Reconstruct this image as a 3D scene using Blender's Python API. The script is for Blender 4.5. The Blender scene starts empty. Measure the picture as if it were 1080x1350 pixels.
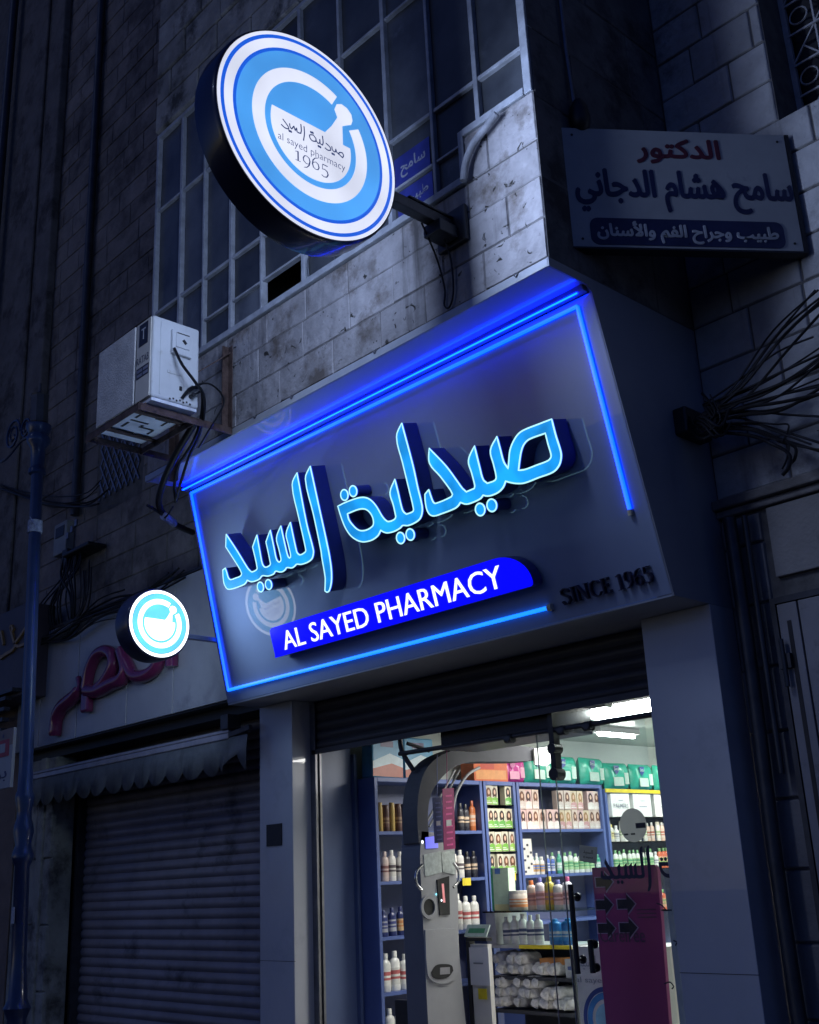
import bpy, bmesh, math, random
from mathutils import Vector, Matrix
from mathutils.geometry import tessellate_polygon

SC = bpy.context.scene
COL = SC.collection
rnd = random.Random(7)

# ------------------------------------------------------------------ camera, sky, light
cam = bpy.data.cameras.new('camera')
cam.sensor_fit = 'HORIZONTAL'
cam.sensor_width = 36.0
cam.lens = 36.0 * 1466.85 / 1080.0
cam.clip_end = 500
cam_o = bpy.data.objects.new('camera', cam)
COL.objects.link(cam_o)
YAW, PITCH, ROLL = math.radians(46.304), math.radians(18.285), math.radians(-2.680)
cam_o.matrix_world = (Matrix.Translation((0, 0, 1.6)) @ Matrix.Rotation(YAW, 4, 'Z')
                      @ Matrix.Rotation(math.radians(90) + PITCH, 4, 'X') @ Matrix.Rotation(ROLL, 4, 'Z'))
SC.camera = cam_o
SC.view_settings.view_transform = 'Standard'
SC.view_settings.look = 'None'
SC.view_settings.exposure = 0
SC.view_settings.gamma = 1
SC.view_settings.use_curve_mapping = False
SC.cycles.use_denoising = True
SC.cycles.max_bounces = 6
SC.cycles.diffuse_bounces = 3
SC.cycles.glossy_bounces = 3
SC.cycles.transparent_max_bounces = 10
SC.cycles.sample_clamp_indirect = 4
SC.cycles.caustics_reflective = False
SC.cycles.caustics_refractive = False

SUN_ELEV, SUN_AZ = math.radians(40), math.radians(18)   # light travels towards +Y, a little to +X, and down
world = bpy.data.worlds.new('World')
SC.world = world
world.use_nodes = True
nt = world.node_tree
bg = nt.nodes['Background']
sky = nt.nodes.new('ShaderNodeTexSky')
sky.sky_type = 'NISHITA'
sky.sun_disc = False
sky.sun_elevation = math.radians(5.0)
sky.sun_rotation = math.radians(200)
sky.altitude = 800
tint = nt.nodes.new('ShaderNodeMix')
tint.data_type = 'RGBA'
tint.blend_type = 'MULTIPLY'
tint.inputs['Factor'].default_value = 1.0
tint.inputs['B'].default_value = (0.125, 0.23, 0.86, 1)
nt.links.new(sky.outputs['Color'], tint.inputs['A'])
nt.links.new(tint.outputs['Result'], bg.inputs['Color'])
bg.inputs['Strength'].default_value = 0.085

sun = bpy.data.lights.new('street_light_sun', 'SUN')
sun.energy = 0.058
sun.angle = math.radians(2.5)
sun.color = (0.52, 0.65, 1.0)
sun_o = bpy.data.objects.new('street_light_sun', sun)
COL.objects.link(sun_o)
sd = Vector((math.sin(SUN_AZ) * math.cos(SUN_ELEV), math.cos(SUN_AZ) * math.cos(SUN_ELEV), -math.sin(SUN_ELEV)))
sun_o.rotation_euler = sd.to_track_quat('-Z', 'Y').to_euler()
sun_o.location = (-6, -6, 12)

# ------------------------------------------------------------------ materials
MATS = {}


def nodes_of(name):
    m = bpy.data.materials.new(name)
    m.use_nodes = True
    return m, m.node_tree, m.node_tree.nodes['Principled BSDF']


def mat(name, col, rough=0.6, metal=0.0, vary=0.25, scale=6.0, bump=0.15, bscale=60.0, coat=0.0, dirt=None, island=0.0, streak=None, spec=0.5, pits=0.0, each=0.0):
    """principled with two octaves of procedural colour variation, optional dirt blotches and a fine bump"""
    if name in MATS:
        return MATS[name]
    m, t, p = nodes_of(name)
    N, LK = t.nodes.new, t.links.new
    tc = N('ShaderNodeTexCoord')
    n1 = N('ShaderNodeTexNoise')
    n1.inputs['Scale'].default_value = scale
    n1.inputs['Detail'].default_value = 7
    n1.inputs['Roughness'].default_value = 0.62
    LK(tc.outputs['Object'], n1.inputs['Vector'])
    rp = N('ShaderNodeValToRGB')
    a = tuple(max(0, c * (1 - vary)) for c in col) + (1,)
    b = tuple(min(1, c * (1 + vary)) for c in col) + (1,)
    rp.color_ramp.elements[0].color = a
    rp.color_ramp.elements[1].color = b
    rp.color_ramp.elements[0].position = 0.32
    rp.color_ramp.elements[1].position = 0.68
    LK(n1.outputs['Fac'], rp.inputs['Fac'])
    out = rp.outputs['Color']
    if dirt:
        n2 = N('ShaderNodeTexNoise')
        n2.inputs['Scale'].default_value = dirt[1]
        n2.inputs['Detail'].default_value = 9
        n2.inputs['Roughness'].default_value = 0.7
        LK(tc.outputs['Object'], n2.inputs['Vector'])
        r2 = N('ShaderNodeValToRGB')
        r2.color_ramp.elements[0].position = dirt[2]
        r2.color_ramp.elements[1].position = dirt[2] + 0.14
        LK(n2.outputs['Fac'], r2.inputs['Fac'])
        mx = N('ShaderNodeMix')
        mx.data_type = 'RGBA'
        LK(r2.outputs['Color'], mx.inputs['Factor'])
        LK(out, mx.inputs['A'])
        mx.inputs['B'].default_value = tuple(dirt[0]) + (1,)
        out = mx.outputs['Result']
    if streak:
        mp = N('ShaderNodeMapping')
        mp.inputs['Scale'].default_value = (streak[1], streak[1], streak[1] * 0.10)
        LK(tc.outputs['Object'], mp.inputs['Vector'])
        n4 = N('ShaderNodeTexNoise')
        n4.inputs['Scale'].default_value = 1.0
        n4.inputs['Detail'].default_value = 8
        n4.inputs['Roughness'].default_value = 0.65
        LK(mp.outputs['Vector'], n4.inputs['Vector'])
        r4 = N('ShaderNodeValToRGB')
        r4.color_ramp.elements[0].position = streak[2]
        r4.color_ramp.elements[1].position = streak[2] + 0.16
        LK(n4.outputs['Fac'], r4.inputs['Fac'])
        m4 = N('ShaderNodeMix')
        m4.data_type = 'RGBA'
        LK(r4.outputs['Color'], m4.inputs['Factor'])
        LK(out, m4.inputs['A'])
        m4.inputs['B'].default_value = tuple(streak[0]) + (1,)
        out = m4.outputs['Result']
    if each:
        oi = N('ShaderNodeObjectInfo')
        me_ = N('ShaderNodeMapRange')
        me_.inputs['To Min'].default_value = 1 - each
        me_.inputs['To Max'].default_value = 1 + each
        LK(oi.outputs['Random'], me_.inputs['Value'])
        ve = N('ShaderNodeVectorMath')
        ve.operation = 'SCALE'
        LK(out, ve.inputs[0])
        LK(me_.outputs['Result'], ve.inputs['Scale'])
        out = ve.outputs['Vector']
    if pits:
        n5 = N('ShaderNodeTexNoise')
        n5.inputs['Scale'].default_value = 13
        n5.inputs['Detail'].default_value = 3
        n5.inputs['Distortion'].default_value = 1.2
        LK(tc.outputs['Object'], n5.inputs['Vector'])
        r5 = N('ShaderNodeValToRGB')
        r5.color_ramp.elements[0].position = 1 - pits
        r5.color_ramp.elements[1].position = 1 - pits + 0.05
        LK(n5.outputs['Fac'], r5.inputs['Fac'])
        m5 = N('ShaderNodeMix')
        m5.data_type = 'RGBA'
        LK(r5.outputs['Color'], m5.inputs['Factor'])
        LK(out, m5.inputs['A'])
        m5.inputs['B'].default_value = (0.03, 0.028, 0.025, 1)
        out = m5.outputs['Result']
    if island:
        g = N('ShaderNodeNewGeometry')
        mr = N('ShaderNodeMapRange')
        mr.inputs['To Min'].default_value = 1 - island
        mr.inputs['To Max'].default_value = 1 + island
        LK(g.outputs['Random Per Island'], mr.inputs['Value'])
        vm = N('ShaderNodeVectorMath')
        vm.operation = 'SCALE'
        LK(out, vm.inputs[0])
        LK(mr.outputs['Result'], vm.inputs['Scale'])
        out = vm.outputs['Vector']
    LK(out, p.inputs['Base Color'])
    p.inputs['Roughness'].default_value = rough
    p.inputs['Metallic'].default_value = metal
    p.inputs['Coat Weight'].default_value = coat
    p.inputs['Specular IOR Level'].default_value = spec
    p.inputs['Coat Roughness'].default_value = 0.015
    p.inputs['Coat IOR'].default_value = 1.6
    if bump:
        n3 = N('ShaderNodeTexNoise')
        n3.inputs['Scale'].default_value = bscale
        n3.inputs['Detail'].default_value = 6
        LK(tc.outputs['Object'], n3.inputs['Vector'])
        bp = N('ShaderNodeBump')
        bp.inputs['Strength'].default_value = bump
        bp.inputs['Distance'].default_value = 0.02
        LK(n3.outputs['Fac'], bp.inputs['Height'])
        LK(bp.outputs['Normal'], p.inputs['Normal'])
    MATS[name] = m
    return m


def glow(name, col, strength, vary=0.0, scale=3.0, base=(0.5, 0.5, 0.5)):
    """a lit face: emission with slight unevenness of the lamps behind it"""
    if name in MATS:
        return MATS[name]
    m, t, p = nodes_of(name)
    p.inputs['Base Color'].default_value = tuple(base) + (1,)
    p.inputs['Roughness'].default_value = 0.25
    p.inputs['Emission Color'].default_value = tuple(col) + (1,)
    p.inputs['Emission Strength'].default_value = strength
    if vary:
        N, LK = t.nodes.new, t.links.new
        tc = N('ShaderNodeTexCoord')
        n1 = N('ShaderNodeTexNoise')
        n1.inputs['Scale'].default_value = scale
        n1.inputs['Detail'].default_value = 2
        LK(tc.outputs['Object'], n1.inputs['Vector'])
        mr = N('ShaderNodeMapRange')
        mr.inputs['From Min'].default_value = 0.3
        mr.inputs['From Max'].default_value = 0.7
        mr.inputs['To Min'].default_value = strength * (1 - vary)
        mr.inputs['To Max'].default_value = strength * (1 + vary)
        LK(n1.outputs['Fac'], mr.inputs['Value'])
        LK(mr.outputs['Result'], p.inputs['Emission Strength'])
    MATS[name] = m
    return m


def glass(name, tint=(0.9, 0.95, 1.0), ior=1.35):
    if name in MATS:
        return MATS[name]
    m, t, p = nodes_of(name)
    N, LK = t.nodes.new, t.links.new
    tr = N('ShaderNodeBsdfTransparent')
    tr.inputs['Color'].default_value = tuple(tint) + (1,)
    gl = N('ShaderNodeBsdfGlossy')
    gl.inputs['Roughness'].default_value = 0.02
    fr = N('ShaderNodeFresnel')
    fr.inputs['IOR'].default_value = ior
    mx = N('ShaderNodeMixShader')
    LK(fr.outputs['Fac'], mx.inputs['Fac'])
    LK(tr.outputs['BSDF'], mx.inputs[1])
    LK(gl.outputs['BSDF'], mx.inputs[2])
    LK(mx.outputs['Shader'], t.nodes['Material Output'].inputs['Surface'])
    MATS[name] = m
    return m


def translucent(name, col, share=0.6):
    """thin film or card that lets the light behind it through"""
    if name in MATS:
        return MATS[name]
    m, t, p = nodes_of(name)
    p.inputs['Base Color'].default_value = tuple(col) + (1,)
    p.inputs['Roughness'].default_value = 0.6
    tl = t.nodes.new('ShaderNodeBsdfTranslucent')
    tl.inputs['Color'].default_value = tuple(col) + (1,)
    mx = t.nodes.new('ShaderNodeMixShader')
    mx.inputs['Fac'].default_value = share
    t.links.new(p.outputs['BSDF'], mx.inputs[1])
    t.links.new(tl.outputs['BSDF'], mx.inputs[2])
    t.links.new(mx.outputs['Shader'], t.nodes['Material Output'].inputs['Surface'])
    MATS[name] = m
    return m


# ------------------------------------------------------------------ geometry helpers
class Frame:
    def __init__(self, o, ex, ey):
        self.o = Vector(o)
        self.ex = Vector(ex).normalized()
        self.ey = Vector(ey).normalized()
        self.ez = self.ex.cross(self.ey)

    def __call__(self, a, b, c=0.0):
        return self.o + self.ex * a + self.ey * b + self.ez * c


WORLD = Frame((0, 0, 0), (1, 0, 0), (0, 1, 0))


def front(y, x=0.0, z=0.0):      # a plane facing the street: a = X, b = Z, c = towards the street
    return Frame((x, y, z), (1, 0, 0), (0, 0, 1))


def right(x, y=0.0, z=0.0):      # a plane facing +X: a = Y, b = Z, c = +X
    return Frame((x, y, z), (0, 1, 0), (0, 0, 1))


class MB:
    def __init__(self):
        self.v, self.f, self.m = [], [], []

    def add(self, vs, fs, mi=0):
        n = len(self.v)
        self.v += [Vector(q) for q in vs]
        for f in fs:
            self.f.append(tuple(i + n for i in f))
            self.m.append(mi)

    def box(self, x0, x1, y0, y1, z0, z1, mi=0, fr=WORLD):
        x0, x1 = min(x0, x1), max(x0, x1)
        y0, y1 = min(y0, y1), max(y0, y1)
        z0, z1 = min(z0, z1), max(z0, z1)
        vs = [fr(x, y, z) for z in (z0, z1) for y in (y0, y1) for x in (x0, x1)]
        self.add(vs, [(0, 2, 3, 1), (4, 5, 7, 6), (0, 1, 5, 4), (2, 6, 7, 3), (0, 4, 6, 2), (1, 3, 7, 5)], mi)

    def bar(self, p, q, w, h, mi=0, up=(0, 0, 1)):
        p, q = Vector(p), Vector(q)
        d = (q - p).normalized()
        u = Vector(up)
        if abs(d.dot(u)) > 0.98:
            u = Vector((0, 1, 0))
        s = d.cross(u).normalized()
        u = s.cross(d)
        vs = [e + s * (a * w / 2) + u * (b * h / 2) for e in (p, q) for a, b in ((-1, -1), (1, -1), (1, 1), (-1, 1))]
        self.add(vs, [(3, 2, 1, 0), (4, 5, 6, 7), (0, 1, 5, 4), (1, 2, 6, 5), (2, 3, 7, 6), (3, 0, 4, 7)], mi)

    def quad(self, a, b, c, d, mi=0):
        self.add([a, b, c, d], [(0, 1, 2, 3)], mi)

    def tube(self, pts, r, n=8, mi=0, closed=False, sy=1.0):
        pts = [Vector(p) for p in pts]
        k = len(pts)
        rs = r if isinstance(r, (list, tuple)) else [r] * k
        tang = []
        for i in range(k):
            a = pts[i - 1] if (i or closed) else pts[i]
            b = pts[(i + 1) % k] if (i < k - 1 or closed) else pts[i]
            tang.append((b - a).normalized())
        u = tang[0].orthogonal().normalized()
        vs, fs = [], []
        for i in range(k):
            t = tang[i]
            u = (u - t * u.dot(t))
            u = u.normalized() if u.length > 1e-6 else t.orthogonal().normalized()
            w = t.cross(u)
            for j in range(n):
                a = 2 * math.pi * j / n
                vs.append(pts[i] + u * (rs[i] * math.cos(a)) + w * (rs[i] * sy * math.sin(a)))
        rng = k if closed else k - 1
        for i in range(rng):
            for j in range(n):
                a, b = i * n + j, i * n + (j + 1) % n
                c, d = ((i + 1) % k) * n + (j + 1) % n, ((i + 1) % k) * n + j
                fs.append((a, b, c, d))
        if not closed:
            fs.append(tuple(range(n))[::-1])
            fs.append(tuple((k - 1) * n + j for j in range(n)))
        self.add(vs, fs, mi)

    def lathe(self, prof, n=20, fr=WORLD, mi=0, cx=0, cy=0):
        """prof: list of (radius, height) along the frame's c axis"""
        vs, fs = [], []
        for r, h in prof:
            for j in range(n):
                a = 2 * math.pi * j / n
                vs.append(fr(cx + r * math.cos(a), cy + r * math.sin(a), h))
        for i in range(len(prof) - 1):
            for j in range(n):
                fs.append((i * n + j, i * n + (j + 1) % n, (i + 1) * n + (j + 1) % n, (i + 1) * n + j))
        fs.append(tuple(range(n))[::-1])
        fs.append(tuple((len(prof) - 1) * n + j for j in range(n)))
        self.add(vs, fs, mi)

    def prism(self, loops, fr, c0, c1, mi=0, side=None, back=False):
        """an outline (and holes) in the frame's a-b plane, with a front at c1 and sides down to c0"""
        side = mi if side is None else side
        flat = [p for lp in loops for p in lp]
        tris = tessellate_polygon([[Vector((p[0], p[1], 0)) for p in lp] for lp in loops])
        n = len(flat)
        vs = [fr(p[0], p[1], c1) for p in flat]
        fs = []
        for t in tris:
            a, b, c = (flat[i] for i in t)
            ar = (b[0] - a[0]) * (c[1] - a[1]) - (b[1] - a[1]) * (c[0] - a[0])
            if abs(ar) < 1e-12:
                continue
            fs.append(tuple(t) if ar > 0 else tuple(t)[::-1])
        self.add(vs, fs, mi)
        if c0 is None:
            return
        for li, lp in enumerate(loops):
            k = len(lp)
            area = sum(lp[i][0] * lp[(i + 1) % k][1] - lp[(i + 1) % k][0] * lp[i][1] for i in range(k))
            ccw = (area > 0) == (li == 0)
            vs = [fr(p[0], p[1], c0) for p in lp] + [fr(p[0], p[1], c1) for p in lp]
            fs = [(i, (i + 1) % k, k + (i + 1) % k, k + i) for i in range(k)]
            if not ccw:
                fs = [f[::-1] for f in fs]
            self.add(vs, fs, side)
        if back:
            self.add([fr(p[0], p[1], c0) for p in flat], [f[::-1] for f in
                     [tuple(t) for t in tris]], side)

    def stroke(self, pts, w, fr, c0, c1, mi=0):
        """a flat ribbon of width w following pts"""
        pts = [Vector((p[0], p[1])) for p in pts]
        lft, rgt = [], []
        ws = w if isinstance(w, (list, tuple)) else [w] * len(pts)
        for i, p in enumerate(pts):
            a = pts[max(0, i - 1)]
            b = pts[min(len(pts) - 1, i + 1)]
            d = (b - a).normalized()
            nn = Vector((-d.y, d.x))
            lft.append(p + nn * ws[i] / 2)
            rgt.append(p - nn * ws[i] / 2)
        for i in range(len(pts) - 1):
            self.prism([[tuple(rgt[i]), tuple(rgt[i + 1]), tuple(lft[i + 1]), tuple(lft[i])]], fr, c0, c1 + i * 2e-5, mi)

    def ring(self, r0, r1, fr, c0, c1, a0=0.0, a1=360.0, n=64, mi=0, cx=0.0, cy=0.0):
        """an annulus (or an arc of one) standing proud from c0 to c1"""
        full = abs(a1 - a0) >= 359.9
        k = max(3, int(n * abs(a1 - a0) / 360))
        ang = [math.radians(a0 + (a1 - a0) * i / k) for i in range(k + (0 if full else 1))]
        out = [(cx + r1 * math.cos(a), cy + r1 * math.sin(a)) for a in ang]
        inn = [(cx + r0 * math.cos(a), cy + r0 * math.sin(a)) for a in ang]
        m = len(ang)
        vs = [fr(*p, c1) for p in out] + [fr(*p, c1) for p in inn] + [fr(*p, c0) for p in out] + [fr(*p, c0) for p in inn]
        fs = []
        for i in range(m if full else m - 1):
            j = (i + 1) % m
            fs += [(i, j, m + j, m + i), (2 * m + i, 2 * m + j, j, i), (m + i, m + j, 3 * m + j, 3 * m + i)]
        self.add(vs, fs, mi)

    def disc(self, r, fr, c0, c1, n=64, mi=0, cx=0.0, cy=0.0):
        lp = [(cx + r * math.cos(2 * math.pi * i / n), cy + r * math.sin(2 * math.pi * i / n)) for i in range(n)]
        vs = [fr(*p, c1) for p in lp]
        self.add(vs, [tuple(range(n))], mi)
        if c0 is not None:
            vs = [fr(*p, c0) for p in lp] + [fr(*p, c1) for p in lp]
            self.add(vs, [(i, (i + 1) % n, n + (i + 1) % n, n + i) for i in range(n)], mi)

    def text(self, s, fr, x, y, w, h, c0, c1, mi=0, bold=0.0, slant=0.0):
        """lettering fitted into the rectangle x, y, w, h of the frame"""
        vs, fs = glyphs(s, bold)
        xs = [q[0] for q in vs]
        ys = [q[1] for q in vs]
        x0, x1, y0, y1 = min(xs), max(xs), min(ys), max(ys)
        sx = w / (x1 - x0)
        sy = h / (y1 - y0) if h else sx
        out = []
        for q in vs:
            a = x + (q[0] - x0) * sx
            b = y + (q[1] - y0) * sy
            out.append(fr(a + slant * (b - y), b, c1 if q[2] > 0 else c0))
        self.add(out, fs, mi)

    def build(self, name, mats, parent=None, smooth=None, bevel=0.0, seg=2):
        me = bpy.data.meshes.new(name)
        off = Vector((0, 0, 0))
        me.from_pydata([tuple(q) for q in self.v], [], self.f)
        if not isinstance(mats, (list, tuple)):
            mats = [mats]
        for q in mats:
            me.materials.append(q)
        if len(mats) > 1:
            me.polygons.foreach_set('material_index', self.m)
        me.update()
        o = bpy.data.objects.new(name, me)
        COL.objects.link(o)
        if parent is not None:
            o.parent = parent
            o.matrix_parent_inverse = Matrix.Translation(-parent_loc(parent))
        if smooth is not None:
            me.polygons.foreach_set('use_smooth', [True] * len(me.polygons))
            me.set_sharp_from_angle(angle=math.radians(smooth))
        if bevel:
            b = o.modifiers.new('bevel', 'BEVEL')
            b.width = bevel
            b.segments = seg
            b.limit_method = 'ANGLE'
            b.angle_limit = math.radians(40)
        return o


def parent_loc(p):
    v = Vector(p.location)
    return v if p.parent is None else v      # parts keep their own location at zero


TXT = {}


def glyphs(s, bold=0.0):
    key = (s, bold)
    if key not in TXT:
        c = bpy.data.curves.new('lettering', 'FONT')
        c.body = s
        c.extrude = 0.05
        c.offset = bold
        c.resolution_u = 3
        o = bpy.data.objects.new('lettering', c)
        COL.objects.link(o)
        dg = bpy.context.evaluated_depsgraph_get()
        dg.update()
        me = o.evaluated_get(dg).to_mesh()
        TXT[key] = ([tuple(q.co) for q in me.vertices], [tuple(p.vertices) for p in me.polygons])
        bpy.data.objects.remove(o)
        bpy.data.curves.remove(c)
    return TXT[key]


# Arabic letters in their joined forms: isolated, final, initial, medial
AR = {'ا': (0xFE8D, 0xFE8E, 0, 0), 'أ': (0xFE83, 0xFE84, 0, 0), 'ب': (0xFE8F, 0xFE90, 0xFE91, 0xFE92),
      'ة': (0xFE93, 0xFE94, 0, 0), 'ت': (0xFE95, 0xFE96, 0xFE97, 0xFE98), 'ج': (0xFE9D, 0xFE9E, 0xFE9F, 0xFEA0),
      'ح': (0xFEA1, 0xFEA2, 0xFEA3, 0xFEA4), 'د': (0xFEA9, 0xFEAA, 0, 0), 'ر': (0xFEAD, 0xFEAE, 0, 0),
      'س': (0xFEB1, 0xFEB2, 0xFEB3, 0xFEB4), 'ش': (0xFEB5, 0xFEB6, 0xFEB7, 0xFEB8), 'ص': (0xFEB9, 0xFEBA, 0xFEBB, 0xFEBC),
      'ط': (0xFEC1, 0xFEC2, 0xFEC3, 0xFEC4), 'ف': (0xFED1, 0xFED2, 0xFED3, 0xFED4), 'ك': (0xFED9, 0xFEDA, 0xFEDB, 0xFEDC),
      'ل': (0xFEDD, 0xFEDE, 0xFEDF, 0xFEE0), 'م': (0xFEE1, 0xFEE2, 0xFEE3, 0xFEE4), 'ن': (0xFEE5, 0xFEE6, 0xFEE7, 0xFEE8),
      'ه': (0xFEE9, 0xFEEA, 0xFEEB, 0xFEEC), 'و': (0xFEED, 0xFEEE, 0, 0), 'ي': (0xFEF1, 0xFEF2, 0xFEF3, 0xFEF4),
      'ع': (0xFEC9, 0xFECA, 0xFECB, 0xFECC), 'ز': (0xFEAF, 0xFEB0, 0, 0)}


def arabic(s):
    out = []
    s = s.replace('لا', '\u0001').replace('لأ', '\u0002')
    for i, ch in enumerate(s):
        if ch in '\u0001\u0002':
            prev = i > 0 and s[i - 1] in AR and AR[s[i - 1]][2]
            out.append(chr((0xFEFB if ch == '\u0001' else 0xFEF7) + (1 if prev else 0)))
            continue
        if ch not in AR:
            out.append(ch)
            continue
        iso, fin, ini, med = AR[ch]
        prev = i > 0 and s[i - 1] in AR and AR[s[i - 1]][2]
        nxt = i + 1 < len(s) and (s[i + 1] in AR or s[i + 1] in '\u0001\u0002') and ini
        out.append(chr(med if prev and nxt else fin if prev else ini if nxt else iso))
    return ''.join(out[::-1])


def smooth_loop(pts, ang=48, sub=4, closed=True):
    """rounds a traced outline but keeps its corners"""
    P = [Vector((p[0], p[1])) for p in pts]
    n = len(P)
    sharp = []
    for i in range(n):
        d0, d1 = P[i] - P[i - 1], P[(i + 1) % n] - P[i]
        sharp.append(d0.length > 0 and d1.length > 0 and math.degrees(d0.angle(d1)) > ang)
    out = []
    for i in range(n if closed else n - 1):
        p1, p2 = P[i], P[(i + 1) % n]
        p0 = P[i - 1] if (closed or i > 0) else p1
        p3 = P[(i + 2) % n] if (closed or i < n - 2) else p2
        L = (p2 - p1).length
        m1 = Vector((0, 0)) if sharp[i] else (p2 - p0).normalized() * L
        m2 = Vector((0, 0)) if sharp[(i + 1) % n] else (p3 - p1).normalized() * L
        if sharp[i]:
            m1 = (p2 - p1)
        if sharp[(i + 1) % n]:
            m2 = (p2 - p1)
        for k in range(sub):
            t = k / sub
            q = (p1 * (2 * t ** 3 - 3 * t ** 2 + 1) + m1 * (t ** 3 - 2 * t ** 2 + t)
                 + p2 * (-2 * t ** 3 + 3 * t ** 2) + m2 * (t ** 3 - t ** 2))
            out.append((q.x, q.y))
    if not closed:
        out.append((P[-1].x, P[-1].y))
    return out


def thing(name, label, cat, loc=(0, 0, 0), group=None):
    o = bpy.data.objects.new(name, None)
    o.empty_display_size = 0.2
    o.location = loc
    COL.objects.link(o)
    return tag(o, label, cat, group)


def tag(o, label, cat, group=None):
    o['label'] = label
    o['category'] = cat
    if group:
        o['group'] = group
    return o


def structure(o):
    o['kind'] = 'structure'
    return o


def copy_tree(o, parent=None):
    c = o.copy()
    COL.objects.link(c)
    if parent is not None:
        c.parent = parent
    for ch in o.children:
        copy_tree(ch, c)
    return c


def curve3(pts, sub=6):
    """Catmull-Rom through 3D points"""
    P = [Vector(p) for p in pts]
    out = []
    for i in range(len(P) - 1):
        p0, p1, p2, p3 = P[max(i - 1, 0)], P[i], P[i + 1], P[min(i + 2, len(P) - 1)]
        for k in range(sub):
            t = k / sub
            out.append(0.5 * ((2 * p1) + (p2 - p0) * t + (2 * p0 - 5 * p1 + 4 * p2 - p3) * t * t
                              + (3 * p1 - p0 - 3 * p2 + p3) * t ** 3))
    out.append(P[-1])
    return out


def ashlar(mb, fr, a0, a1, b0, b1, h, holes=(), seed=1, lmin=0.35, lmax=0.75, d=0.014, gap=0.007):
    """courses of dressed blocks with open joints, standing proud of the frame's plane"""
    r = random.Random(seed)
    b = b0
    while b < b1 - 0.02:
        t = min(b1, b + h * r.uniform(0.96, 1.04))
        if b1 - t < 0.08:
            t = b1
        a = a0
        first = True
        while a < a1 - 0.02:
            e = a + r.uniform(lmin, lmax) * (0.55 if first and r.random() < 0.5 else 1)
            first = False
            if a1 - e < 0.18:
                e = a1
            segs = [(a, e)]
            for (h0, h1, v0, v1) in holes:
                if t <= v0 + 0.01 or b >= v1 - 0.01:
                    continue
                ns = []
                for s0, s1 in segs:
                    if s1 <= h0 or s0 >= h1:
                        ns.append((s0, s1))
                        continue
                    if s0 < h0 - 0.03:
                        ns.append((s0, h0))
                    if s1 > h1 + 0.03:
                        ns.append((h1, s1))
                segs = ns
            for s0, s1 in segs:
                g = gap
                bb, tt = b, t
                for (h0, h1, v0, v1) in holes:      # clip a course cut by an opening's sill or head
                    pass
                dd = d * r.uniform(0.7, 1.25)
                i = 0.006
                o = [(s0 + g / 2, bb + g / 2), (s1 - g / 2, bb + g / 2), (s1 - g / 2, tt - g / 2), (s0 + g / 2, tt - g / 2)]
                n = [(o[0][0] + i, o[0][1] + i), (o[1][0] - i, o[1][1] + i), (o[2][0] - i, o[2][1] - i), (o[3][0] + i, o[3][1] - i)]
                vs = [fr(*q, 0) for q in o] + [fr(*q, dd + r.uniform(-.002, .002)) for q in n]
                mb.add(vs, [(4, 5, 6, 7), (0, 1, 5, 4), (1, 2, 6, 5), (2, 3, 7, 6), (3, 0, 4, 7)])
            a = e
        b = t

# ------------------------------------------------------------------ palette
STONE = mat('stone', (0.30, 0.29, 0.30), 0.85, vary=0.22, scale=5, bump=1.0, bscale=11, dirt=((0.125, 0.108, 0.098), 2.6, 0.52), island=0.12, streak=((0.10, 0.095, 0.095), 5.0, 0.55), pits=0.34)
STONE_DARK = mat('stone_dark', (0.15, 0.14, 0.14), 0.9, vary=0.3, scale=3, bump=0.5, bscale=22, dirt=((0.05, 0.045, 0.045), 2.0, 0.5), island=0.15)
STONE_ROUGH = mat('stone_rough', (0.27, 0.265, 0.265), 0.9, vary=0.3, scale=4, bump=0.8, bscale=14, dirt=((0.05, 0.05, 0.05), 2.5, 0.52), island=0.2)
JOINT = mat('joint', (0.12, 0.115, 0.115), 0.95, vary=0.3, scale=10)
PLASTER = mat('plaster', (0.22, 0.21, 0.21), 0.85, vary=0.15, scale=2.5, bump=0.3, bscale=40, dirt=((0.08, 0.075, 0.075), 1.5, 0.56))
PANEL_GREY = mat('panel_grey', (0.27, 0.32, 0.45), 0.6, vary=0.05, scale=1.5, bump=0.0, coat=1.0, spec=0.1)
PANEL_SIDE = mat('panel_side', (0.27, 0.29, 0.34), 0.35, vary=0.08, scale=1.5, bump=0.02, bscale=4, streak=((0.21, 0.22, 0.26), 4.0, 0.58))
PANEL_LIGHT = mat('panel_light', (0.50, 0.50, 0.56), 0.35, vary=0.06, scale=1.5, bump=0.02, bscale=4)
SOFFIT = mat('soffit_gloss', (0.48, 0.55, 0.72), 0.6, vary=0.04, scale=1.5, bump=0.0, coat=1.0, spec=0.1)
PILLAR = mat('pillar_panel', (0.42, 0.43, 0.47), 0.3, vary=0.07, scale=1.2, bump=0.03, bscale=5, dirt=((0.35, 0.36, 0.40), 2.0, 0.55), streak=((0.33, 0.34, 0.37), 3.0, 0.60), coat=0.3)
WHITE = mat('white_paint', (0.72, 0.72, 0.73), 0.45, vary=0.05, scale=4, bump=0.03)
OFFWHITE = mat('offwhite', (0.62, 0.61, 0.58), 0.5, vary=0.08, scale=5, bump=0.04)
WIN_FRAME = mat('window_frame', (0.34, 0.36, 0.40), 0.45, vary=0.25, scale=9, bump=0.1, dirt=((0.12, 0.11, 0.11), 12, 0.62))
PANE_DARK = mat('pane_dark', (0.062, 0.068, 0.078), 0.30, vary=0.45, scale=1.9, bump=0.015, bscale=2.5, island=0.5, dirt=((0.11, 0.12, 0.14), 2.4, 0.58))
BLACK = mat('black', (0.012, 0.012, 0.014), 0.45, vary=0.3, scale=20, bump=0.05)
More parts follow.
